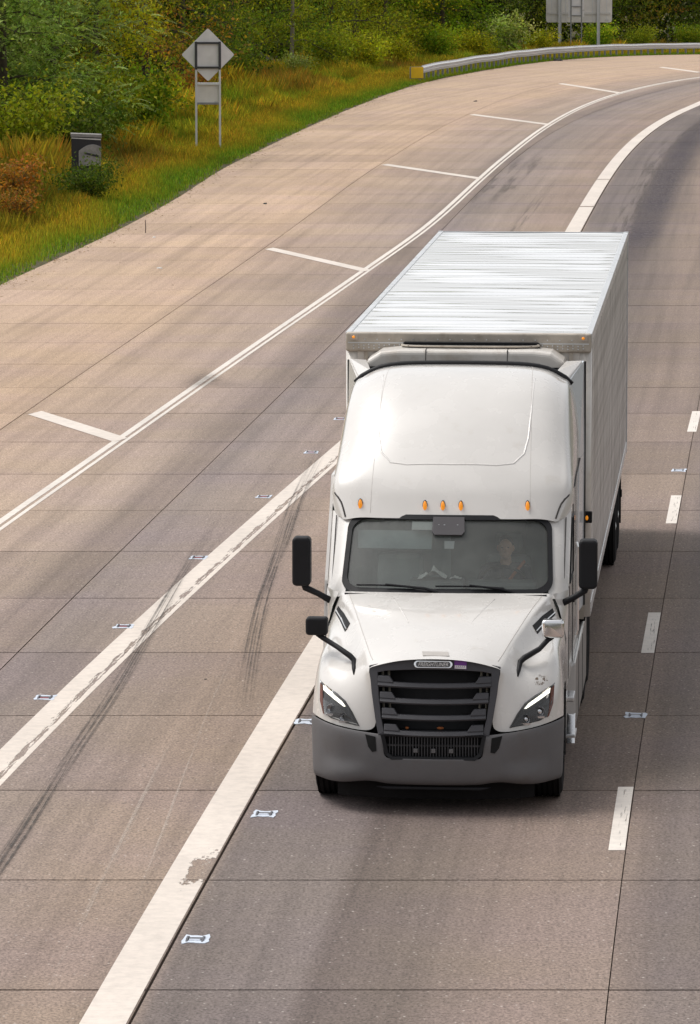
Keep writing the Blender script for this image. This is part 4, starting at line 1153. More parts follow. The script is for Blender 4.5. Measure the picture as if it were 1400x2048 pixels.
# oval emblem with its lettering, and the purple sticker
def gpanel(name, poly, dy0, dy1, mat, parent, **kw):
    m_ = MB(); nn = len(poly)
    m_.v = [(x, gy_(x, z) + dy0, z) for x, z in poly] + [(x, gy_(x, z) + dy1, z) for x, z in poly]
    m_.f = [tuple(range(nn)), tuple(range(2 * nn - 1, nn - 1, -1))] + [((i + 1) % nn, i, nn + i, nn + (i + 1) % nn) for i in range(nn)]
    return m_.done(name, mat, parent, **kw)
EZ = 1.438
emb = gpanel('emblem', [(p[0] - .01, p[1] + EZ) for p in rrect(.185, .036, .034)], -.030, -.013, M_chrome, tr_, bevel=0.004)
gpanel('emblem_field', [(p[0] - .01, p[1] + EZ) for p in rrect(.165, .025, .023)], -.033, -.0305, pm('emblem_field', (.10, .10, .105), .4), emb)
def text_mesh(name, body, size, loc, rot, mat, parent, width=None, extrude=0.001, shear=0.0, align='CENTER'):
    cu = bpy.data.curves.new(name, 'FONT'); cu.body = body; cu.size = size; cu.extrude = extrude; cu.shear = shear
    cu.align_x = align; cu.align_y = 'CENTER'; cu.resolution_u = 3
    to = bpy.data.objects.new(name, cu); C.objects.link(to)
    me = bpy.data.meshes.new_from_object(to.evaluated_get(deps()))
    C.objects.unlink(to); bpy.data.objects.remove(to)
    me.materials.clear(); me.materials.append(mat)
    o_ = link(bpy.data.objects.new(name, me), parent); o_.location = loc; o_.rotation_euler = rot
    if width:
        xs = [v.co.x for v in me.vertices]; k_ = width / (max(xs) - min(xs))
        o_.scale = (k_, 1.0, 1.0)
    return o_
text_mesh('lettering', 'FREIGHTLINER', .054, (-.01, gy_(0, EZ) - .0355, EZ), (R_(90), 0, 0), pm('emblem_white', (.85, .85, .84), .4), emb, width=.285, shear=0.25)
stk = gpanel('sticker', [(.192, 1.398), (.308, 1.392), (.308, 1.475), (.192, 1.481)], -.020, -.0135, pm('purple_sticker', (.16, .02, .26), .4), tr_)
gpanel('sticker_band', [(.196, 1.400), (.304, 1.395), (.304, 1.425), (.196, 1.430)], -.0225, -.0205, M_paper, stk)
for k in range(5):
    xa = .204 + .019 * k
    gpanel('sticker_glyph', [(xa, 1.404), (xa + .005, 1.404), (xa + .010, 1.424), (xa + .005, 1.424)], -.0245, -.023, pm('purple_ink', (.2, .04, .3), .5), stk)

# ---- bumper
def by_(x):
    x = abs(x)
    return .02 + .10 * (x / .8) ** 2 + (.62 * ((x - .8) / .42) ** 2.2 * .62 if x > .8 else 0)
XS = [0, .2, .40, .475, .53, .66, .8, .93, 1.04, 1.13, 1.19, 1.222]
def bz_top(x): return .775 + .085 * max(0, (x - .53) / .69) ** 1.1
def bz_bot(x): return .275 + (.035 * math.exp(-((x - .62) / .12) ** 2)) - .02 * max(0, (x - .8) / .4)
half = []
for lev in range(7):
    rw = []
    for x in XS:
        zt_, zb_ = bz_top(x), bz_bot(x)
        t = (0, .12, .48, .60, .80, .94, 1.0)[lev]
        z = zt_ + (zb_ - zt_) * t
        if x < .5 and lev >= 2: z = [None, None, .545, .50, .40, .31, bz_bot(x)][lev]
        inset = (.035, .008, 0.0, .004, .012, .030, .085)[lev]
        if lev in (2, 3) and .7 < x < 1.1: inset += .04
        if lev == 4 and .6 < x < 1.1: inset -= .012
        rw.append((x * (1 - .012 * t if x > 1 else 1) - (.02 if lev == 6 and x > 1.1 else 0), by_(x) + inset, z))
    half.append(rw)
side = [(1.225, .80), (1.222, .95)]
for lev in range(7): half[lev] += [(half[lev][-1][0] + .003, .80, half[lev][-1][2]), ]
bv, bf, bi = [], [], {}
def bvert(p):
    k = tuple(round(c_, 4) for c_ in p)
    if k not in bi: bi[k] = len(bv); bv.append(k)
    return bi[k]
for sgn in (1, -1):
    for lev in range(6):
        for j in range(len(half[0]) - 1):
            if lev < 2 and j < 3: continue                    # opening for the lower grille
            q = [half[lev + 1][j], half[lev + 1][j + 1], half[lev][j + 1], half[lev][j]]
            ids = [bvert((sgn * p[0], p[1], p[2])) for p in q]
            bf.append(tuple(ids) if sgn > 0 else tuple(ids[::-1]))
bumper = obj('bumper', bv, bf, M_plas, tr_, smooth=True, solid=0.012)
md = bumper.modifiers.new('sub', 'SUBSURF'); md.levels = 2; md.render_levels = 2
bvh_b = BVHTree.FromObject(bumper, deps())
def on_bump(x, z, off=0):
    h = bvh_b.ray_cast(Vector((x, -3, z)), Vector((0, 1, 0))); return (h[0] if h[0] else Vector((x, by_(x), z))) - Vector((0, off, 0))
lg = empty('lower_grille', (0, 0, 0)); lg.parent = tr_
rows_ = [[(x, by_(x) + .10, z) for x in np.linspace(-.50, .50, 9)] for z in (.50, .66, .80)]
MB().grid(rows_).done('grille_mesh', M_plas_d, lg)
lo = [(-.40, .535), (.40, .535), (.46, .58), (.505, .77), (-.505, .77), (-.46, .58)]
li = [(-.385, .562), (.385, .562), (.43, .595), (.465, .755), (-.465, .755), (-.43, .595)]
V = [(x, by_(x) - .008, z) for x, z in lo] + [(x, by_(x) + .004, z) for x, z in li] + [(x, by_(x) + .07, z) for x, z in li]
F = [(i, (i + 1) % 6, 6 + (i + 1) % 6, 6 + i) for i in range(6)] + [(6 + i, 6 + (i + 1) % 6, 12 + (i + 1) % 6, 12 + i) for i in range(6)]
obj('grille_surround', V, F, M_plas_d, lg, solid=0.008)
for x in np.arange(-.42, .43, .028):
    MB().box(x - .004, x + .004, by_(x) + .045, by_(x) + .075, .55, .76).done('grille_slat', pm('slat', (.045, .045, .05), .5) if x < -.419 else bpy.data.materials['slat'], lg)
MB().box(-.44, .44, .10, .125, .655, .672).done('grille_crossbar', bpy.data.materials['slat'], lg)
for x in (-.17, 0, .17):
    MB().box(x - .02, x + .02, by_(x) + .03, by_(x) + .06, .60, .64).done('tow_cover', M_plas, lg, bevel=.004)
for s_ in (1, -1):
    poly = [(.655, .765), (.555, .745), (.545, .61), (.585, .60), (.625, .65)]
    P_ = [on_bump(s_ * x, z, .004) for x, z in poly]
    obj('bumper_vent', P_, [tuple(range(5)) if s_ < 0 else tuple(range(4, -1, -1))], M_frame, bumper, solid=0.004)
MB().prism([(-.55, .262), (.55, .262), (.45, .235), (-.45, .235)], 'y', .10, .14).done('air_dam', M_plas_d, tr_, bevel=.008)
MB().grid([[(x, by_(x) + .30, z) for x in np.linspace(-.95, .95, 17)] for z in (.11, .30)]).done('shade_skirt', M_rubber, tr_)  # flap added to keep the ground under the bumper dark
MB().box(-.85, .85, .5, 3.0, .22, .25).done('shade_pan', M_frame, tr_)  # unseen pan added to block light from the ground beneath the truck
MB().box(-1.0, 1.0, .35, .60, .26, .42).done('front_crossmember', M_frame, tr_)

# ---- headlights
for s_ in (1, -1):
    hl = empty('headlight', (0, 0, 0)); hl.parent = tr_
    hl['label'] = 'lit headlight on the driver side' if s_ > 0 else 'lit headlight on the passenger side'
    poly = [(1.135, 1.20), (1.06, 1.165), (.95, 1.115), (.86, 1.055), (.79, .96), (.715, .825), (.85, .845), (1.00, .875), (1.08, .905), (1.12, 1.02)]
    def hp(x, z, off):
        p = on_hood(s_ * x, z, off)
        return p if p is not None else Vector((s_ * x, .55, z)) - Vector((0, off, 0))
    cx, cz_ = .93, 1.0
    V = [hp(x, z, .003) for x, z in poly] + [hp(cx + (x - cx) * .90, cz_ + (z - cz_) * .90, .022) for x, z in poly] + [hp(cx + (x - cx) * .84, cz_ + (z - cz_) * .84, .012) for x, z in poly] + [hp(cx + (x - cx) * .5, cz_ + (z - cz_) * .5, .014) for x, z in poly] + [hp(cx, cz_, .016)]
    k = len(poly); F = []
    for i in range(k):
        j = (i + 1) % k
        F += [(j, i, k + i, k + j), (k + j, k + i, 2 * k + i, 2 * k + j), (2 * k + j, 2 * k + i, 3 * k + i, 3 * k + j), (3 * k + j, 3 * k + i, 4 * k)]
    if s_ < 0: F = [f[::-1] for f in F]
    obj('lamp_housing', V, F, M_lamp_dark, hl)
    strip_ = [(1.092, 1.165), (1.0, 1.113), (.895, 1.05), (.855, 1.005), (.872, 1.002), (.97, 1.058), (1.086, 1.122)]
    P_ = [hp(x, z, .024) for x, z in strip_]
    obj('led_strip', P_, [tuple(range(7)) if s_ < 0 else tuple(range(6, -1, -1))], M_led, hl, solid=0.006)
    am = [(1.128, 1.18), (1.10, 1.16), (1.085, .95), (1.07, .90), (1.085, .91), (1.122, 1.02)]
    P_ = [hp(x, z, .0245) for x, z in am]
    obj('turn_signal', P_, [tuple(range(6)) if s_ < 0 else tuple(range(5, -1, -1))], M_amberlens, hl, solid=0.004)
    for px, pz, pr in ((1.00, .965, .050), (.875, .905, .042)):
        c_ = hp(px, pz, .014); m_ = MB()
        m_.lathe([(pr, -.020), (pr * 1.02, -.012), (pr * .8, -.006), (pr * .55, .006), (pr * .2, .012), (.002, .012)], tuple(c_), 'y', 20)
        m_.f = m_.f[:-2]
        m_.done('reflector_bowl', M_reflector, hl, smooth=True)
        MB().ball((c_.x, c_.y - .012, c_.z), (pr * .5, .014, pr * .5), 12, 8).done('bulb_lens', M_reflector if s_ > 0 else M_lensg, hl, smooth=True)
        MB().box(c_.x - pr, c_.x + pr, c_.y - .024, c_.y - .016, c_.z - pr * 1.25, c_.z - pr * .85).done('reflector_lip', M_reflector, hl)
    V = [hp(x, z, .030) for x, z in poly] + [hp(cx, cz_, .052)]
    F = [((i + 1) % k, i, k) for i in range(k)]
    if s_ < 0: F = [f[::-1] for f in F]
    obj('lamp_lens', V, F, M_lensg, hl, smooth=True)

# squashed insects and grime above the driver-side headlight
dm = [(.93, 1.235), (.98, 1.29), (1.04, 1.27), (1.07, 1.23), (1.02, 1.20), (.96, 1.195)]
def grime_mat():
    m, nt, out = newmat('grime'); b = nd(nt, 'BsdfPrincipled', Roughness=.7); b.inputs['Base Color'].default_value = (.17, .12, .08, 1)
    tc = nd(nt, 'TexCoord'); a = ramp(nt, noise(nt, tc.outputs['Object'], 26, 6, .75), [(.50, 0), (.56, .85)])
    t = nd(nt, 'BsdfTransparent'); mx = nd(nt, 'MixShader'); nt.links.new(a, mx.inputs[0]); nt.links.new(t.outputs[0], mx.inputs[1]); nt.links.new(b.outputs[0], mx.inputs[2]); nt.links.new(mx.outputs[0], out.inputs[0]); return m
P_ = [on_hood(x, z, .004) for x, z in dm]
if all(P_): obj('grime_patch', P_, [(5, 4, 3, 2, 1, 0)], grime_mat(), hood)

# ---- windshield, pillars, cab sides
def WS(u, v, off=0.0):
    x = u * (1.045 * (1 - v) + 1.005 * v); y = 2.0 + .60 * v + .17 * u * u; z = 1.86 + .685 * v - .015 * u * u
    return Vector((x, y, z)) + Vector((0, -.75, .66)) * off
ws = empty('windshield', (0, 0, 0)); ws.parent = tr_
MB().grid([[WS(u, v) for u in np.linspace(-.985, .985, 15)] for v in np.linspace(.03, .97, 7)]).done('glass_pane', M_glass, ws, smooth=True)
def ws_ring(f_out, f_in, o0, o1):
    n_ = len(f_out); V = [WS(u, v, o0) for u, v in f_out] + [WS(u, v, o1) for u, v in f_in]
    return V, [((i + 1) % n_, i, n_ + i, n_ + (i + 1) % n_) for i in range(n_)]
def wsr(hx, hz, rr, dv=0.0): 
    out_ = []
    base = rrect(hx, hz, rr, 8); n_ = len(base)
    for i in range(n_):
        p, q = base[i], base[(i + 1) % n_]
        L = math.hypot(q[0] - p[0], q[1] - p[1]); k_ = max(1, int(L / .12))
        for t in range(k_): out_.append(((p[0] + (q[0] - p[0]) * t / k_) / 1.025, .5 + dv + (p[1] + (q[1] - p[1]) * t / k_) / .91))
    return out_
n1 = wsr(1.035, .475, .17)
# frame ring: same point count through scaling about the centre
n2 = [(u * .955, .5 + (v - .5) * .885 + (.012 if v < .5 else 0)) for u, v in n1]
V, F = ws_ring(n1, n2, .014, .010); obj('windshield_frame', V, F, M_plas_d, ws, solid=0.012)
hous = [(-.16, .99), (-.165, .80), (-.14, .755), (.13, .755), (.155, .80), (.15, .99)]
V = [WS(u + .0, v, .012) for u, v in hous]
hs_ = obj('sensor_housing', V, [tuple(range(5, -1, -1))], pm('sensor_housing', (.05, .045, .05), .5), ws, solid=0.02)
for u in (-.10, -.045, .085):
    c_ = WS(u, .875, .016); MB().ball(tuple(c_), (.020, .008, .022), 10, 6).done('sensor_window', pm('sensor_glass', (.30, .31, .32), .2), ws)
V = [WS(u, v, -.008) for u, v in ((-.37, .955), (-.165, .955), (-.165, .845), (-.37, .845))]
obj('windshield_label', V, [(3, 2, 1, 0)], M_paper, ws, solid=.002)
V = [WS(u, v, -.008) for u, v in ((-.04, .70), (.06, .70), (.055, .60), (-.035, .60))]
obj('toll_tag', V, [(3, 2, 1, 0)], pm('toll_tag', (.55, .56, .55), .5), ws, solid=.004)
for a, b_, pv in ((-.86, -.30, -.30), (-.10, .55, .42)):
    wp = empty('wiper', (0, 0, 0)); wp.parent = tr_
    w1 = [WS(a + (b_ - a) * t, .075 + .012 * math.sin(t * 3.1) - .02 * t, .035) for t in np.linspace(0, 1, 9)]
    MB().tube(w1, .009, 6).done('wiper_blade', M_plas_d, wp)
    MB().tube([w1[4] + Vector((0, -.01, .012)), WS(pv + .10, .035, .05), WS(pv + .22, .0, .03)], [.010, .014, .018], 6).done('wiper_arm', M_plas_d, wp)
MB().box(-1.0, 1.0, 1.93, 2.06, 1.80, 1.868).done('cowl', M_plas_d, tr_)
cab = empty('cab', (0, 0, 0)); cab.parent = tr_
SW = 1.205
for s_ in (1, -1):
    # pillar skin between windshield and door plane
    rows_ = []
    for v in np.linspace(-.06, 1.06, 8):
        a = WS(1.0, v); rows_.append([(s_ * (a.x - .035), a.y - .012, a.z + .004), (s_ * (a.x + .045), a.y + .012, a.z), (s_ * (a.x + .115), a.y + .07, a.z - .004), (s_ * SW, a.y + .17, a.z - .006)])
    MB().grid(rows_, flip=(s_ < 0)).done('pillar', M_paint, cab, smooth=True)
    MB().grid([[(s_ * 1.06, 2.0, 1.875), (s_ * 1.12, 2.10, 1.87), (s_ * 1.203, 2.36, 1.87)], [(s_ * 1.12, 1.98, 1.74), (s_ * 1.165, 2.08, 1.74), (s_ * 1.203, 2.32, 1.74)], [(s_ * 1.195, 1.98, 1.44), (s_ * 1.20, 2.06, 1.44), (s_ * 1.203, 2.25, 1.44)], [(s_ * 1.20, 1.85, .74), (s_ * 1.202, 1.95, .74), (s_ * 1.203, 2.10, .74)]], flip=(s_ > 0)).done('cowl_side', M_paint, cab, smooth=True)
    MB().tube([(s_ * 1.155, WS(1, v).y + .09, WS(1, v).z) for v in np.linspace(-.02, 1.0, 8)], .006, 5).done('pillar_seam', M_seam, cab)
    # side skin with the door window opening
    x = s_ * SW
    fy = lambda z: 2.34 + (z - 1.86) * .88 if z > 1.86 else 2.34 - (1.86 - z) * .25
    m_ = MB()
    m_.add([(x, fy(.95), .95), (x, 3.45, .95), (x, 3.45, 1.93), (x, fy(1.93), 1.93)], [(0, 1, 2, 3)])
    m_.add([(x, 3.45, .95), (x, 5.0, .95), (x, 5.0, 2.90), (x, 3.45, 2.90)], [(0, 1, 2, 3)])
    m_.add([(x, fy(1.93), 1.93), (x, fy(1.93) + .10, 1.93), (x, fy(2.50) + .10, 2.50), (x, fy(2.50), 2.50)], [(0, 1, 2, 3)])
    m_.add([(x, fy(2.50), 2.50), (x, 3.45, 2.50), (x, 3.45, 2.90), (x, fy(2.62) + .2, 2.90), (x, fy(2.56), 2.56)], [(0, 1, 2, 3, 4)])
    m_.add([(x, 3.34, 1.93), (x, 3.45, 1.93), (x, 3.45, 2.50), (x, 3.34, 2.50)], [(0, 1, 2, 3)])
    m_.done('side_panel', M_paint, cab, solid=0.03 if s_ > 0 else 0.03)
    MB().add([(x - s_ * .012, fy(1.93) + .10, 1.93), (x - s_ * .012, 3.34, 1.93), (x - s_ * .012, 3.34, 2.5), (x - s_ * .012, fy(2.5) + .10, 2.5)], [(0, 1, 2, 3)]).done('side_window', M_glass, cab)
    MB().tube([(x + s_ * .004, fy(1.93) + .09, 1.92), (x + s_ * .004, fy(2.5) + .09, 2.51), (x + s_ * .004, 3.35, 2.51), (x + s_ * .004, 3.35, 1.92), (x + s_ * .004, fy(1.93) + .09, 1.92)], .012, 6).done('window_gasket', M_plas_d, cab)
    MB().tube([(x + s_ * .002, fy(1.0) + .06, 1.0), (x + s_ * .002, fy(1.86) + .04, 1.9)], .005, 5).done('door_gap', M_seam, cab)
    MB().tube([(x + s_ * .002, 3.42, .98), (x + s_ * .002, 3.42, 2.6)], .005, 5).done('door_gap', M_seam, cab)
    MB().box(min(x, x + s_ * .03), max(x, x + s_ * .03), 3.22, 3.36, 1.62, 1.66).done('door_handle', M_plas_d, cab, bevel=.006)
    MB().tube([(x + s_ * .035, 3.50, 1.25), (x + s_ * .05, 3.50, 1.3), (x + s_ * .05, 3.50, 2.15), (x + s_ * .035, 3.50, 2.2)], .014, 8).done('grab_rail', M_chrome, cab)
    MB().add([(x + s_ * .002, 3.9, 1.35), (x + s_ * .002, 4.7, 1.35), (x + s_ * .002, 4.7, 1.95), (x + s_ * .002, 3.9, 1.95)], [(0, 1, 2, 3)]).done('baggage_door', M_paint, cab, solid=0.006)
MB().box(-1.18, 1.18, 4.96, 5.0, .95, 2.9).done('cab_rear_wall', M_plas_d, cab)
MB().box(-1.18, 1.18, 2.3, 4.95, .93, .97).done('cab_floor', M_frame, cab)

# ---- roof fairing
RF = [  # (y, z centre, corner x, corner drop, side x, side lower z)
 (2.585, 2.545, 1.00, .005, 1.10, 2.525, 1.15, 2.50), (2.655, 2.66, 1.03, .010, 1.145, 2.63, 1.19, 2.58), (2.735, 2.80, 1.05, .02, 1.175, 2.76, 1.212, 2.68),
 (2.86, 2.95, 1.045, .03, 1.165, 2.89, 1.215, 2.76), (3.14, 3.22, 1.03, .04, 1.150, 3.10, 1.215, 2.82), (3.50, 3.52, 1.01, .05, 1.135, 3.36, 1.215, 2.85), (3.86, 3.74, 1.005, .05, 1.135, 3.58, 1.215, 2.87),
 (4.22, 3.855, 1.0, .055, 1.128, 3.69, 1.212, 2.88), (4.60, 3.89, .995, .06, 1.125, 3.73, 1.21, 2.88), (5.0, 3.865, .995, .06, 1.125, 3.71, 1.21, 2.88)]
rows_h = []
for i, (y, z, cx, cd, sx, sz, lx, lz) in enumerate(RF):
    sw = .06 if i < 4 else .10 if i < 8 else .02
    if i < 3: sw = .10
    rows_h.append([(0, y, z), (.36, y + .012, z - .004), (.70, y + .04, z - .012), (cx - .06, y + sw, z - cd), (cx + .07, y + sw * 1.4, z - cd - .05 - (.05 if i > 3 else 0)), (sx, y + sw * 2.0, sz), (lx, y + sw * 2.4 + .05, (sz + lz) / 2 if i > 2 else lz + .02), (lx + .004, y + sw * 2.6 + .06, lz)])
rows_f = mirrored(rows_h)
m_ = MB(); m_.grid(rows_f)
roof = m_.done('roof_fairing', M_paint, tr_, smooth=True)
crz = {round(p[1], 3) for p in rows_f[2]}
row2 = {tuple(round(c_, 3) for c_ in p) for p in rows_f[2]}
set_crease(roof, lambda p, q: tuple(round(c_, 3) for c_ in p) in row2 and tuple(round(c_, 3) for c_ in q) in row2, 0.25)
md = roof.modifiers.new('sub', 'SUBSURF'); md.levels = 3; md.render_levels = 3
bvh_r = BVHTree.FromObject(roof, deps())
def on_roof(x, z, off=0.0):
    h = bvh_r.ray_cast(Vector((x, -3, z)), Vector((0, 1, 0))); return h[0] - h[1] * off * (1 if h[1].y > 0 else -1) if h[0] else None
def roof_top(x, y, off=0.0):
    h = bvh_r.ray_cast(Vector((x, y, 6)), Vector((0, 0, -1))); return h[0] + Vector((0, 0, off)) if h[0] else None
# pressed outline on the front of the fairing
U = [(-.78, 4.30), (-.775, 4.0), (-.77, 3.6), (-.755, 3.3), (-.72, 3.13), (-.62, 3.02), (-.45, 2.985), (0, 2.97), (.45, 2.985), (.62, 3.02), (.72, 3.13), (.755, 3.3), (.77, 3.6), (.775, 4.0), (.78, 4.30)]
f1 = []
for i in range(len(U) - 1):
    for t in np.linspace(0, 1, 5)[:-1]: f1.append((U[i][0] + (U[i + 1][0] - U[i][0]) * t, U[i][1] + (U[i + 1][1] - U[i][1]) * t))
P_ = [roof_top(x, y, -.0118) for x, y in f1]
MB().tube([p for p in P_ if p], .014, 8).done('pressed_outline', M_paint, roof, smooth=True)
for x in (-.80, .80):
    P_ = [roof_top(x * (1 - .04 * (y - 2.7)), y, -.0005) for y in np.linspace(2.62, 4.9, 40)]
    MB().tube([p for p in P_ if p], .0028, 5).done('roof_seam', M_soft_seam, roof)
for s_ in (1, -1):
    lo_ = [Vector(p) for p in [tuple(on_roof(s_ * a_, b2, .0) or (s_ * a_, 2.85, b2)) for a_, b2 in ((1.055, 2.53), (1.07, 2.575), (1.085, 2.62), (1.105, 2.665), (1.14, 2.71), (1.175, 2.74))] + [(s_ * 1.222, 3.3, 2.80), (s_ * 1.222, 3.8, 2.86), (s_ * 1.22, 5.0, 2.885)]]
    MB().tube(lo_, .010, 6).done('fairing_gap', M_seam, roof)
    MB().tube([(s_ * 1.19, 4.35, 3.1), (s_ * 1.145, 4.55, 3.45), (s_ * 1.13, 4.5, 3.5)], .01, 5).done('side_recess', M_paint_d, roof)
for x in (-.905, -.25, -.07, .11, .775):
    p = on_roof(x, 2.655, 0); 
    if p is None: p = Vector((x, 2.67, 2.655))
    ml = empty('marker_light', (0, 0, 0)); ml.parent = tr_
    MB().ball((p.x, p.y + .004, p.z), (.026, .020, .062), 12, 8).done('lamp_base', M_plas_d, ml, smooth=True)
    MB().ball((p.x, p.y - .010, p.z), (.021, .020, .052), 12, 8).done('amber_lens', M_amber, ml, smooth=True)
MB().tube([(-1.13, 5.02, 3.66)] + [(x, 5.02, (roof_top(x, 4.97) or Vector((0, 0, 3.75))).z + .005) for x in np.linspace(-1.06, 1.06, 23)] + [(1.13, 5.02, 3.66)], .032, 8).done('rear_roof_trim', M_plas_d, tr_, smooth=True)

# ---- side extenders behind the cab
for s_ in (1, -1):
    ex = empty('side_extender', (0, 0, 0)); ex.parent = tr_
    m_ = MB()
    m_.hexa([(s_ * 1.20, 5.0, 1.25), (s_ * 1.24, 5.62, 1.25), (s_ * 1.20, 5.62, 1.25), (s_ * 1.165, 5.0, 1.25)], [(s_ * 1.215, 5.0, 2.88), (s_ * 1.25, 5.62, 2.88), (s_ * 1.21, 5.62, 2.88), (s_ * 1.175, 5.0, 2.88)])
    m_.hexa([(s_ * 1.215, 5.0, 2.885), (s_ * 1.25, 5.62, 2.885), (s_ * 1.21, 5.62, 2.885), (s_ * 1.175, 5.0, 2.885)], [(s_ * 1.11, 5.0, 3.70), (s_ * 1.24, 5.55, 3.86), (s_ * 1.20, 5.55, 3.86), (s_ * 1.07, 5.0, 3.70)])
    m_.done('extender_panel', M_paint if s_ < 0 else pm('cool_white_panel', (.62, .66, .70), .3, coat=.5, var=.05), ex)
    MB().hexa([(s_ * 1.243, 5.625, 1.25), (s_ * 1.262, 5.67, 1.25), (s_ * 1.25, 5.69, 1.25), (s_ * 1.205, 5.63, 1.25)], [(s_ * 1.243, 5.56, 3.85), (s_ * 1.262, 5.60, 3.85), (s_ * 1.25, 5.62, 3.85), (s_ * 1.205, 5.57, 3.85)]).done('rubber_edge', M_plas_d, ex)
    m_ = MB().hexa([(s_ * .98, 5.0, 3.66), (s_ * 1.10, 5.0, 3.68), (s_ * 1.225, 5.5, 3.82), (s_ * 1.10, 5.5, 3.78)], [(s_ * .97, 5.0, 3.80), (s_ * 1.09, 5.0, 3.73), (s_ * 1.222, 5.5, 3.87), (s_ * 1.05, 5.5, 3.86)])
    m_.done('extender_cap', M_paint, ex, bevel=.01)

# ---- mirrors
for s_ in (1, -1):
    mr = empty('mirror', (0, 0, 0)); mr.parent = tr_
    cx = 1.40 if s_ > 0 else 1.447
    m_ = MB(); m_.prism([(p[0] + s_ * cx, p[1] + 2.15) for p in rrect(.092, .245, .045)], 'y', 2.12, 2.30)
    mo = m_.done('mirror_housing', M_plas_d, mr, bevel=.028, seg=4)
    MB().prism([(p[0] + s_ * cx, p[1] + 2.15) for p in rrect(.078, .23, .035)], 'y', 2.302, 2.306).done('mirror_glass', M_chrome, mr)
    MB().tube([(s_ * (cx - .01), 2.2, 1.94), (s_ * (cx - .03), 2.2, 1.885), (s_ * 1.28, 2.16, 1.83), (s_ * 1.15, 2.12, 1.765)], [.028, .034, .030, .034], 8).done('mirror_arm', M_plas_d, mr, smooth=True)
    hm = empty('hood_mirror', (0, 0, 0)); hm.parent = tr_
    cx = 1.105 if s_ > 0 else 1.185
    m_ = MB(); m_.prism([(p[0] + s_ * cx, p[1] + 1.69) for p in rrect(.108, .088, .035)], 'y', .84, .98)
    m_.done('mirror_housing', M_chrome if s_ > 0 else M_plas_d, hm, bevel=.028, seg=4, smooth=s_ > 0)
    MB().tube([(s_ * (cx + .0), .90, 1.61), (s_ * (cx - .05), .89, 1.58), (s_ * .98, .76, 1.51), (s_ * .84, .60, 1.445), tuple(on_hood(s_ * .80, 1.405, .012)), tuple(on_hood(s_ * .79, 1.34, .004)), tuple(on_hood(s_ * .785, 1.29, -.004))], [.022, .026, .026, .030, .028, .022, .008], 8).done('mirror_arm', M_plas_d, hm, smooth=True)

# ---- steps, fuel tank fairings, chassis
for s_ in (1, -1):
    m_ = MB()
    a = s_ * 1.245; b_ = s_ * 1.05
    m_.hexa([(b_, 3.05, .30), (a, 3.35, .30), (a, 6.75, .30), (b_, 6.75, .30)], [(b_, 3.05, .94), (a, 3.30, 1.0), (a, 6.75, 1.0), (b_, 6.75, 1.06)])
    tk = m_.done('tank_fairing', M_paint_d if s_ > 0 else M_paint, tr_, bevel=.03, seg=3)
    for y in (4.2, 5.4):
        MB().box(min(a, a + s_ * .004), max(a, a + s_ * .004), y, y + .012, .34, .98).done('fairing_gap', M_seam, tk)
    sp = empty('step', (0, 0, 0)); sp.parent = tr_
    for k, (z, y0_) in enumerate(((.42, 2.0), (.78, 2.1))):
        m_ = MB(); m_.box(s_ * 1.06 if s_ > 0 else -1.27 - .02 * (k == 0), s_ * 1.06 if s_ < 0 else 1.27 + .02 * (k == 0), y0_, y0_ + .42, z, z + .05)
        m_.done('step_tread', M_rim, sp, bevel=.012)
    MB().box(min(s_ * 1.04, s_ * 1.16), max(s_ * 1.04, s_ * 1.16), 1.95, 3.0, .36, .95).done('step_housing', M_plas_d, sp, bevel=.02)
    MB().prism([(1.98, .38), (2.06, .38), (2.16, .66), (2.08, .66)], 'x', s_ * 1.20, s_ * 1.285).done('step_bracket', M_chrome, sp, bevel=.008)
    MB().box(min(s_ * .36, s_ * .46), max(s_ * .36, s_ * .46), .6, 8.4, .62, .90).done('chassis_rail', M_frame, tr_)
def wheel_parts(parent, x, y, side, dual=False, rad=.51, wid=.29, nuts=True, dark=False):
    w = empty('wheel', (x, y, rad)); w.parent = parent
    def tyre(cx):
        p = [(.30, -wid / 2 + .02), (.40, -wid / 2), (rad - .06, -wid / 2 + .004), (rad - .018, -wid / 2 + .03)]
        for g_ in np.linspace(-.72, .72, 5):
            g0 = g_ * wid / 2
            p += [(rad, g0 - .012 - .008), (rad, g0 - .012 + .0), (rad - .014, g0 - .008), (rad - .014, g0 + .008), (rad, g0 + .012)]
        p += [(rad - .018, wid / 2 - .03), (rad - .06, wid / 2 - .004), (.40, wid / 2), (.30, wid / 2 - .02)]
        MB().lathe(p, (cx, 0, 0), 'x', 40).done('tyre', M_rubber, w, smooth=False)
        q = [(.285, -wid / 2 + .03), (.295, -wid / 2 + .02), (.295, wid / 2 - .02), (.285, wid / 2 - .03), (.24, wid / 2 - .06), (.16, wid / 2 - .10 if not dual else wid / 2 - .05), (.11, wid / 2 - .02), (.0, wid / 2)]
        if side < 0: q = [(a_, -b2) for a_, b2 in q]
        MB().lathe(q, (cx, 0, 0), 'x', 32).done('rim', M_frame if dark else M_rim, w, smooth=True)
    tyre(0)
    if dual: tyre(-side * (wid + .05))
    if nuts:
        for k in range(10):
            a_ = 6.283 * k / 10
            MB().lathe([(.016, 0), (.016, .05), (.008, .06)], (side * (wid / 2 - .05) if side > 0 else side * (wid / 2 - .05) - .06, .17 * math.cos(a_), .17 * math.sin(a_)), 'x', 6).done('wheel_nut', M_frame, w)
    return w
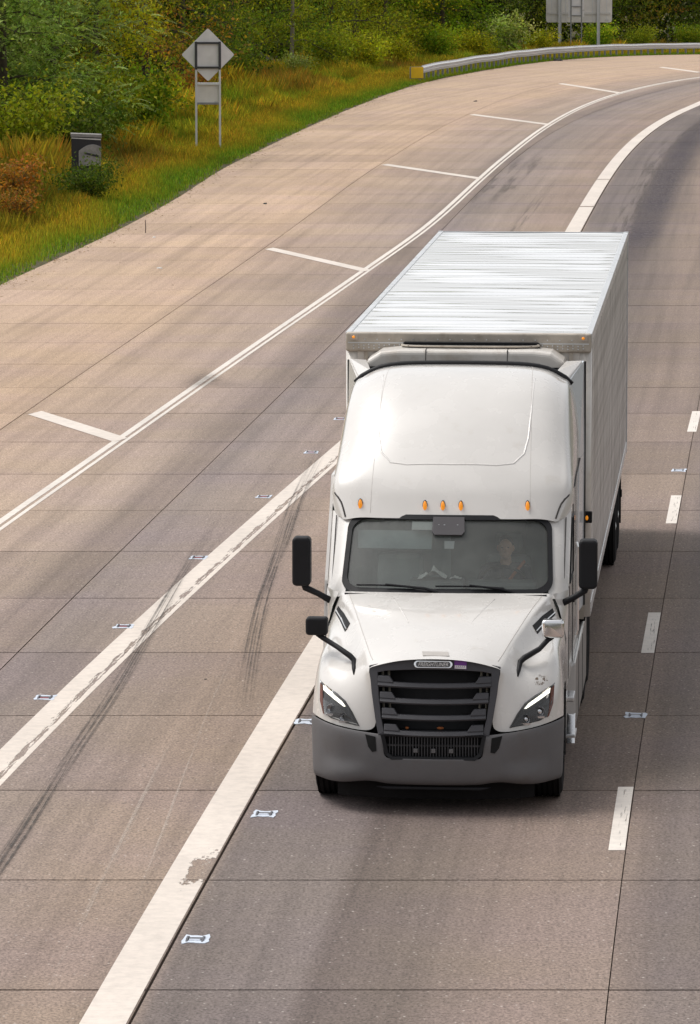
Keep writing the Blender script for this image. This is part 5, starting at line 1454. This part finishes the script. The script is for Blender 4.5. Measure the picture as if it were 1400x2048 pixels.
for s_ in (1, -1):
    wheel_parts(tr_, s_ * 1.055, 1.20, s_)
    for y in (6.85, 8.15): wheel_parts(tr_, s_ * 1.08, y, s_, dual=True, dark=True, nuts=False)
    MB().prism([(1.80, .30), (1.86, .30), (1.86, .95), (1.80, .95)], 'x', s_ * .80, s_ * 1.2).done('wheel_well_liner', M_frame, tr_)
MB().tube([(-1.0, 1.2, .51), (1.0, 1.2, .51)], .06, 8).done('front_axle', M_frame, tr_)
for y in (6.85, 8.15): MB().tube([(-1.0, y, .51), (1.0, y, .51)], .09, 8).done('rear_axle', M_frame, tr_)
MB().box(-.5, .5, 6.9, 8.0, .92, 1.10).done('fifth_wheel', M_frame, tr_)
MB().box(-.35, .35, 1.0, 3.5, .40, .95).done('engine', M_frame, tr_)

# ---- cab interior
it = tr_
MB().hexa([(-1.12, 2.16, 1.45), (1.12, 2.16, 1.45), (1.12, 2.75, 1.45), (-1.12, 2.75, 1.45)], [(-1.10, 2.19, 1.85), (1.10, 2.19, 1.85), (1.10, 2.70, 1.80), (-1.10, 2.70, 1.80)]).done('dashboard', M_dash, it, bevel=.03)
MB().box(.18, .88, 2.42, 2.66, 1.80, 1.93).done('instrument_hood', M_dash, it, bevel=.04)
MB().hexa([(-.42, 2.26, 1.82), (.17, 2.26, 1.82), (.17, 2.68, 1.80), (-.42, 2.68, 1.80)], [(-.38, 2.33, 1.945), (.15, 2.33, 1.945), (.15, 2.64, 1.945), (-.38, 2.64, 1.945)]).done('dash_tray', M_dash, it, bevel=.02)
MB().box(-1.17, 1.17, 3.75, 3.78, .97, 2.75).done('sleeper_bulkhead', M_cabin, it)
rows_ = [[(x, 3.72 + .018 * math.sin(x * 34), z) for x in np.linspace(-1.15, -.05, 60)] for z in (1.0, 2.7)]
MB().grid(rows_).done('curtain', M_cabin_l, it, smooth=True)
rows_ = [[(x, 3.72 + .018 * math.sin(x * 34), z) for x in np.linspace(.72, 1.15, 30)] for z in (1.0, 2.7)]
MB().grid(rows_).done('curtain', M_cabin_l, it, smooth=True)
MB().box(-1.06, 1.06, 2.98, 3.75, 2.60, 2.64).done('headliner', M_cabin, it)
for s_ in (-1, 1):
    m_ = MB(); cx = .55 * s_
    m_.box(cx - .27, cx + .27, 2.95, 3.45, 1.25, 1.42); m_.done('seat_cushion', M_cabin, it, bevel=.05)
    MB().hexa([(cx - .26, 3.38, 1.42), (cx + .26, 3.38, 1.42), (cx + .26, 3.52, 1.42), (cx - .26, 3.52, 1.42)], [(cx - .23, 3.50, 2.06), (cx + .23, 3.50, 2.06), (cx + .23, 3.62, 2.06), (cx - .23, 3.62, 2.06)]).done('seat_back', M_cabin if s_ > 0 else M_cabin_l, it, bevel=.05)
    MB().box(cx - .14, cx + .14, 3.53, 3.62, 2.08, 2.28).done('headrest', M_cabin if s_ > 0 else M_cabin_l, it, bevel=.04)
V = [WS(u, v, -.10) for u, v in ((-.92, .90), (-.17, .90), (-.17, .66), (-.90, .66))]
obj('sun_visor', V, [(3, 2, 1, 0)], M_cabin_l, it, solid=.02)
sw = empty('steering_wheel', (.52, 2.86, 1.87)); sw.parent = it; sw.rotation_euler = (R_(-52), 0, 0)
MB().tube([(.225 * math.cos(a), .225 * math.sin(a), 0) for a in np.linspace(0, 6.2832, 37)], .016, 8, cap=False).done('wheel_rim', M_plas_d, sw, smooth=True)
MB().lathe([(.07, -.03), (.075, 0), (.05, .02)], (0, 0, 0), 'z', 16).done('wheel_hub', M_plas_d, sw)
for a in (0.1, math.pi - .1, -math.pi / 2): MB().tube([(.05 * math.cos(a), .05 * math.sin(a), 0), (.22 * math.cos(a), .22 * math.sin(a), 0)], .014, 6).done('wheel_spoke', M_plas_d, sw)

# ------------------------------------------------------------------ trailer
cy_, sy_ = math.cos(YAW), math.sin(YAW)
def truck_world(x, y, z=0): return (X0 + x * cy_ - y * sy_, Y0 + x * sy_ + y * cy_, z)
tl = empty('box_trailer', truck_world(0, 5.95), YAW, 'long white refrigerated box trailer with a rippled metal roof behind the truck', 'trailer')
TW, TH, TLN, TB = 1.30, 4.11, 16.15, 1.08
def roof_mat():
    m, nt, out = newmat('rippled_roof_sheet'); b = nd(nt, 'BsdfPrincipled')
    tc = nd(nt, 'TexCoord'); v = tc.outputs['Object']
    n_ = noise(nt, mapping(nt, v, (.6, 5, 1)), 1.0, 5, .6)
    nt.links.new(ramp(nt, n_, [(.3, (.62, .63, .65)), (.6, (.78, .78, .785))]), b.inputs['Base Color'])
    b.inputs['Metallic'].default_value = .0; b.inputs['Roughness'].default_value = .06; b.inputs['Specular IOR Level'].default_value = .8
    nt.links.new(b.outputs[0], out.inputs[0]); return m
def side_mat():
    m, nt, out = newmat('ribbed_side_sheet'); b = nd(nt, 'BsdfPrincipled')
    tc = nd(nt, 'TexCoord'); v = tc.outputs['Object']; sp = nd(nt, 'SeparateXYZ'); nt.links.new(v, sp.inputs[0])
    n_ = noise(nt, mapping(nt, v, (1, .5, .35)), 1.6, 5, .65)
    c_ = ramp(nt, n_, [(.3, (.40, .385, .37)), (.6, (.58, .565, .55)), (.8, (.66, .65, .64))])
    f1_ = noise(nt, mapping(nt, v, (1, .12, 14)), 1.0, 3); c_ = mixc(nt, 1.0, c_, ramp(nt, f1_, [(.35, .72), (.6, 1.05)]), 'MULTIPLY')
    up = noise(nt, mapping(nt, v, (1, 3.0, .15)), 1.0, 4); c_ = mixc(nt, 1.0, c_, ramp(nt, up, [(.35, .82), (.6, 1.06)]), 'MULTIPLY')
    nt.links.new(c_, b.inputs['Base Color'])
    b.inputs['Metallic'].default_value = .35; b.inputs['Roughness'].default_value = .38
    w = nd(nt, 'TexWave'); w.wave_type = 'BANDS'; w.bands_direction = 'Z'; w.inputs['Scale'].default_value = 5.0; nt.links.new(v, w.inputs['Vector'])
    w2 = nd(nt, 'TexWave'); w2.bands_direction = 'Y'; w2.inputs['Scale'].default_value = 6; nt.links.new(v, w2.inputs['Vector'])
    nt.links.new(bumpn(nt, mathn(nt, 'MULTIPLY', w.outputs['Fac'], w2.outputs['Fac']), .5, .004), b.inputs['Normal'])
    nt.links.new(b.outputs[0], out.inputs[0]); return m
M_roof, M_side = roof_mat(), side_mat()
M_nose = pm('trailer_nose_white', (.66, .62, .57), .4, coat=.3, var=.12, vscale=3, dirt=((.42, .35, .28), 4, .5, .85))
M_header = pm('trailer_header', (.52, .46, .39), .45, .2, var=.25, vscale=6, dirt=((.25, .2, .15), 5, .5, .8))
M_rail = pm('aluminium_rail', (.72, .73, .74), .3, .6, var=.12, vscale=4)
rr = np.random.default_rng(5)
comp = [(rr.uniform(.7, 3.0), rr.uniform(0, 6.28), rr.uniform(-.55, .55), rr.uniform(.4, 1)) for _ in range(12)]
ys = np.arange(.05, TLN - .05, .045); xs = np.linspace(-TW + .05, TW - .05, 27)
GX, GY = np.meshgrid(xs, ys)
GZ = np.zeros_like(GX)
for fq, ph, sk, am in comp: GZ += am * np.sin(2 * np.pi * fq * (GY + sk * .08 * GX + .03 * np.sin(2.1 * GX + ph)) + ph + .8 * np.sin(.9 * GX + 2 * ph))
GZ = GZ / 3.0 * .0105 * (0.35 + 0.65 * (np.sin(GY * 1.9 + GX * 1.4) * np.sin(GY * .83 - GX * .9 + 1) + .3)) * np.clip((TW - np.abs(GX)) / .25, 0.1, 1) + TH - .004
nR, nC = GX.shape
idx = np.arange(nR * nC, dtype=np.int32).reshape(nR, nC)
F = np.stack([idx[:-1, :-1], idx[:-1, 1:], idx[1:, 1:], idx[1:, :-1]], -1).reshape(-1, 4)
bulk('roof_sheet', np.stack([GX, GY, GZ], -1).reshape(-1, 3), F, M_roof, tl, smooth=True)
for s_ in (1, -1):
    MB().hexa([(s_ * (TW - .055), .02, TH - .03), (s_ * (TW + .012), .02, TH - .10), (s_ * (TW + .012), TLN, TH - .10), (s_ * (TW - .055), TLN, TH - .03)],
              [(s_ * (TW - .055), .02, TH + .006), (s_ * (TW + .012), .02, TH + .002), (s_ * (TW + .012), TLN, TH + .002), (s_ * (TW - .055), TLN, TH + .006)]).done('top_rail', M_rail, tl, bevel=.006)
    for k in range(13):                                            # side sheets between the rivet seams
        a = .10 + (TLN - .14) * k / 13; b_ = .10 + (TLN - .14) * (k + 1) / 13
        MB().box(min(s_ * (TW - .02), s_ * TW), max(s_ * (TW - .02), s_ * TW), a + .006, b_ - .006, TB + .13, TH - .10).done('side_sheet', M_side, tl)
        if k: MB().box(min(s_ * TW, s_ * (TW + .005)), max(s_ * TW, s_ * (TW + .0015)), a - .012, a + .012, TB + .13, TH - .10).done('side_seam', M_side, tl)
    MB().box(min(s_ * (TW - .03), s_ * (TW + .010)), max(s_ * (TW - .03), s_ * (TW + .010)), .06, TLN, TB, TB + .13).done('bottom_rail', M_rail, tl, bevel=.006)
    MB().tube([(s_ * (TW - .075), .07, TB), (s_ * (TW - .075), .07, TH - .16)], .085, 12).done('corner_post', M_nose, tl, smooth=True)
    MB().box(min(s_ * (TW - .23), s_ * (TW - .19)), max(s_ * (TW - .23), s_ * (TW - .19)), -.02, 0, TB, TH - .18).done('rivet_strip', M_header, tl)
    lamp = empty('corner_lamp', (0, 0, 0)); lamp.parent = tl
    MB().box(s_ * (TW - .08) - .045, s_ * (TW - .08) + .045, -.062, -.045, TH - .075, TH - .02).done('lamp_base', M_header, lamp)
    MB().ball((s_ * (TW - .08), -.064, TH - .045), (.017, .014, .015), 10, 6).done('amber_lens', M_amber, lamp, smooth=True)
side_l = empty('side_lamp', (0, 0, 0)); side_l.parent = tl
MB().box(TW - .12, TW + .025, -.09, -.02, 2.10, 2.22).done('lamp_base', M_plas_d, side_l, bevel=.008)
for dx in (-.075, -.03): MB().ball((TW + dx, -.092, 2.155), (.016, .012, .026), 8, 6).done('amber_lens', M_amber, side_l, smooth=True)
MB().box(TW - .02, TW + .006, TLN - .3, TLN - .22, TB + .02, TB + .09).done('red_side_lamp', pm('red_lamp', (.5, .02, .02), .3), tl)
MB().box(-TW + .10, TW - .10, 0.0, .05, TB, TH - .16).done('nose_wall', M_nose, tl)
MB().box(-TW - .004, TW + .004, -.045, .06, TH - .20, TH + .003).done('front_header', M_header, tl, bevel=.02, seg=3)
m_ = MB()
for k in range(46):
    x = -1.22 + 2.44 * k / 45
    for z in (TH - .135, TH - .165): m_.ball((x, -.046, z + .008 * (k % 2)), .009, 6, 4)
for k in range(18): m_.ball((-1.1 + 2.2 * k / 17, -.046, TH - .07), .008, 6, 4)
ro = m_.done('rivet_rows', M_rail, tl); ro['kind'] = 'stuff'
MB().box(-TW + .02, TW - .02, -.05, -.046, TH - .112, TH - .100).done('header_bead', M_rail, tl)
for x in (-TW + .12, TW - .12):
    MB().box(x - .06, x + .06, -.03, -.005, TB - .02, TB + .16).done('gladhand_plate', M_header, tl)
# refrigeration unit on the nose
rf = empty('cooling_unit', (0, 0, 0)); rf.parent = tl
prof = [(-1.06, 2.1), (1.06, 2.1), (1.06, 3.80), (1.03, 3.87), (.90, 3.955), (.70, 3.975), (-.70, 3.975), (-.90, 3.955), (-1.03, 3.87), (-1.06, 3.80)]
MB().prism(prof, 'y', -.56, -.004).done('unit_casing', M_nose, rf, bevel=.05, seg=4)
for x in (-.42, .44): MB().box(x - .004, x + .004, -.563, -.02, 2.2, 3.978).done('casing_gap', M_seam, rf)
sl = [(.72 * math.copysign(abs(math.cos(a)) ** .5, math.cos(a)) + .03, -.20 + .155 * math.sin(a)) for a in np.linspace(0, 6.2832, 37)[:-1]]
MB().prism(sl, 'z', 3.977, 3.995).done('fan_opening', M_plas_d, rf)
MB().prism([(p[0] + .035, p[1] + 3.985) for p in rrect(.73, .036, .034)], 'y', -.16, -.052).done('air_outlet', M_plas_d, rf)
MB().tube([(p[0] * 1.01, p[1], 3.996) for p in sl + sl[:1]], .012, 6, cap=False).done('fan_rim', M_header, rf)
for x in np.linspace(-.62, .68, 14): MB().box(x - .004, x + .004, -.32, -.08, 3.996, 4.002).done('fan_guard_bar', M_frame, rf)
MB().prism([(-1.08, 3.74), (1.08, 3.74), (1.07, 3.80), (-1.07, 3.80)], 'y', -.575, -.562).done('casing_seal', M_plas_d, rf)
# running gear
for x in (-.55, .55): MB().box(x - .06, x + .06, .6, TLN, TB - .28, TB).done('slider_rail', M_frame, tl)
MB().box(-TW + .05, TW - .05, .1, TLN - .05, TB - .06, TB - .002).done('floor_beam', M_frame, tl)
for s_ in (1, -1):
    lgr = empty('landing_gear', (0, 0, 0)); lgr.parent = tl
    MB().box(s_ * .78 - .06, s_ * .78 + .06, 2.9, 3.02, .42, TB - .06).done('gear_leg', M_frame, lgr)
    MB().box(s_ * .78 - .14, s_ * .78 + .14, 2.8, 3.12, .38, .42).done('gear_foot', M_frame, lgr)
    for y in (12.35, 13.62): wheel_parts(tl, s_ * 1.125, y, s_, dual=True, nuts=False)
    MB().box(min(s_ * .82, s_ * 1.28), max(s_ * .82, s_ * 1.28), 14.35, 14.37, .30, TB - .06).done('mud_flap', M_rubber, tl)
for y in (12.35, 13.62): MB().tube([(-1.0, y, .51), (1.0, y, .51)], .075, 8).done('axle', M_frame, tl)
for s_ in (1, -1):
    MB().box(min(s_ * .02, s_ * (TW - .03)), max(s_ * .02, s_ * (TW - .03)), TLN - .045, TLN - .005, TB + .12, TH - .14).done('rear_door', M_nose, tl)
    MB().box(min(s_ * (TW - .05), s_ * (TW + .014)), max(s_ * (TW - .05), s_ * (TW + .014)), TLN, TLN + .06, TB - .02, TH + .01).done('rear_frame_post', M_rail, tl)
MB().box(-TW + .05, TW - .05, TLN, TLN + .06, TH - .12, TH + .004).done('rear_header', M_rail, tl)
MB().box(-TW + .05, TW - .05, TLN - .1, TLN - .02, .45, .55).done('underride_guard', M_frame, tl)

# ------------------------------------------------------------------ driver
M_skin = pm('skin', (.55, .30, .20), .5, var=.12, vscale=14)
M_shirt = pm('dark_shirt', (.05, .055, .065), .85, var=.25, vscale=9)
M_trou = pm('dark_trousers', (.04, .045, .06), .9)
M_hair = pm('dark_hair', (.035, .027, .022), .7)
dx_, dy_ = .53, 3.22
pr = empty('person', truck_world(dx_, dy_, 1.42), YAW, 'driver in a dark shirt sitting behind the wheel with both hands on it', 'person')
def blob(bm, a, b_, r0, r1, k=5):
    a, b_ = Vector(a), Vector(b_)
    for i in range(k + 1):
        t = i / k; p = a.lerp(b_, t); r_ = r0 + (r1 - r0) * t
        bmesh.ops.create_icosphere(bm, subdivisions=2, radius=r_, matrix=Matrix.Translation(p))
    d = b_ - a
    if d.length > 1e-4:
        q = d.to_track_quat('Z', 'Y').to_matrix().to_4x4()
        bmesh.ops.create_cone(bm, cap_ends=True, segments=14, radius1=r0, radius2=r1, depth=d.length, matrix=Matrix.Translation((a + b_) / 2) @ q)
def ell(bm, c_, r_):
    bmesh.ops.create_icosphere(bm, subdivisions=3, radius=1, matrix=Matrix.Translation(c_) @ Matrix.Diagonal((*r_, 1)))
def figure(name, build, voxel, mat, parent):
    bm = bmesh.new(); build(bm); me = bpy.data.meshes.new(name); bm.to_mesh(me); bm.free()
    me.materials.append(mat); me.polygons.foreach_set('use_smooth', [True] * len(me.polygons))
    o_ = link(bpy.data.objects.new(name, me), parent)
    md = o_.modifiers.new('remesh', 'REMESH'); md.mode = 'VOXEL'; md.voxel_size = voxel; md.use_smooth_shade = True
    md = o_.modifiers.new('smooth', 'SMOOTH'); md.factor = .5; md.iterations = 3
    return o_
# wheel rim points in the person's frame (wheel centre, tilted rim)
def rim(a):
    q = Matrix.Rotation(R_(-52), 4, 'X') @ Vector((.225 * math.cos(a), .225 * math.sin(a), 0)); return q + Vector((.52 - dx_, 2.86 - dy_, 1.87 - 1.42))
HR, HL = rim(R_(160)), rim(R_(20))
def body(bm):
    ell(bm, (0, .05, .06), (.18, .13, .11)); ell(bm, (0, .09, .22), (.165, .115, .14)); ell(bm, (0, .12, .42), (.19, .12, .16))
    blob(bm, (0, .13, .52), (0, .10, .64), .065, .055)
    ell(bm, (0, .065, .745), (.075, .095, .115)); ell(bm, (0, .03, .685), (.055, .06, .06))
    blob(bm, (0, -.03, .755), (0, -.05, .725), .012, .017, 2)                           # nose
    ell(bm, (0, -.022, .69), (.026, .012, .010))                                           # mouth
    for s_ in (1, -1):
        ell(bm, (s_ * .078, .075, .735), (.012, .022, .034))
        H = HL if s_ > 0 else HR
        sh = Vector((s_ * .185, .12, .50)); el = Vector((s_ * .27, -.10, .29)); wr = H + Vector((s_ * .02, .085, .02))
        blob(bm, (s_ * .08, .12, .53), sh, .06, .068); blob(bm, sh, el, .058, .044); blob(bm, el, wr, .043, .029)
        palm = H + Vector((s_ * .012, .035, .035)); blob(bm, wr, palm, .028, .034, 3)
        for k in range(4):                                                                  # four fingers curling over the rim
            t = (k - 1.5) * .021; ax = Vector((-s_ * .35, .0, 1)).normalized() * t
            L = (.9, 1.0, .96, .8)[k]
            k0 = palm + ax + Vector((0, -.018, .018)); k1 = H + ax + Vector((0, -.030, .022 * L)); k2 = H + ax + Vector((-s_ * .006, -.034, -.012 * L)); k3 = H + ax + Vector((-s_ * .004, -.012, -.026 * L))
            blob(bm, k0, k1, .0105, .0095, 2); blob(bm, k1, k2, .0095, .0085, 2); blob(bm, k2, k3, .0085, .0075, 2)
        th = [palm + Vector((-s_ * .025, -.005, .0)), H + Vector((-s_ * .045, .004, .010)), H + Vector((-s_ * .058, -.02, .004))]
        blob(bm, th[0], th[1], .013, .011, 2); blob(bm, th[1], th[2], .011, .009, 2)
        hp_ = Vector((s_ * .10, .03, .05)); kn = Vector((s_ * .16, -.42, .06)); blob(bm, hp_, kn, .085, .06); blob(bm, kn, (s_ * .16, -.50, -.34), .058, .04)
        blob(bm, (s_ * .16, -.50, -.36), (s_ * .17, -.66, -.38), .04, .03)
figure('body', body, .006, M_skin, pr)
def shirt(bm):
    ell(bm, (0, .05, .09), (.20, .15, .11)); ell(bm, (0, .09, .23), (.185, .135, .15)); ell(bm, (0, .12, .43), (.21, .138, .15))
    for s_ in (1, -1):
        sh = Vector((s_ * .185, .12, .50)); el = Vector((s_ * .27, -.10, .29)); blob(bm, (s_ * .07, .12, .53), sh, .066, .08); blob(bm, sh, sh.lerp(el, .6), .074, .066)
figure('shirt', shirt, .010, M_shirt, pr)
def trousers(bm):
    ell(bm, (0, .05, .04), (.20, .15, .10))
    for s_ in (1, -1): blob(bm, (s_ * .10, .03, .05), (s_ * .16, -.42, .06), .10, .073); blob(bm, (s_ * .16, -.42, .06), (s_ * .16, -.50, -.32), .07, .055)
figure('trousers', trousers, .012, M_trou, pr)
def hair(bm): ell(bm, (0, .085, .785), (.081, .092, .090))
figure('hair', hair, .008, M_hair, pr)
for s_ in (1, -1): MB().ball((s_ * .031, -.022, .755), (.011, .008, .008), 8, 6).done('eye', pm('eye', (.12, .1, .09), .2), pr)
MB().tube([(.19, .10, .60), (.10, -.01, .50), (-.02, -.035, .34), (-.14, -.03, .16)], .016, 6).done('seat_belt', pm('orange_belt', (.5, .16, .06), .8), pr)
# papers on the dashboard
rr_ = random.Random(3)
def crumple(name, cx, w, d, h, label):
    V, F = [], []; n_, m2 = 9, 5
    for j in range(m2):
        for i in range(n_):
            u, v = i / (n_ - 1) - .5, j / (m2 - 1) - .5
            V.append((u * w + rr_.uniform(-.008, .008), v * d + rr_.uniform(-.008, .008), .004 + max(0, h * (1 - abs(u) * 1.7)) * rr_.uniform(.25, 1)))
    for j in range(m2 - 1):
        for i in range(n_ - 1): k = j * n_ + i; F.append((k, k + 1, k + n_ + 1, k + n_))
    o_ = obj(name, V, F, M_paper, None, solid=.002); o_.location = truck_world(cx, 2.48, 1.948); o_.rotation_euler.z = YAW
    tag(o_, label, 'paper')
crumple('crumpled_paper', -.16, .28, .24, .13, 'crumpled white paper heap on the middle of the dashboard')
crumple('paper_slip', .07, .11, .12, .03, 'small paper slip beside the crumpled heap on the dashboard')
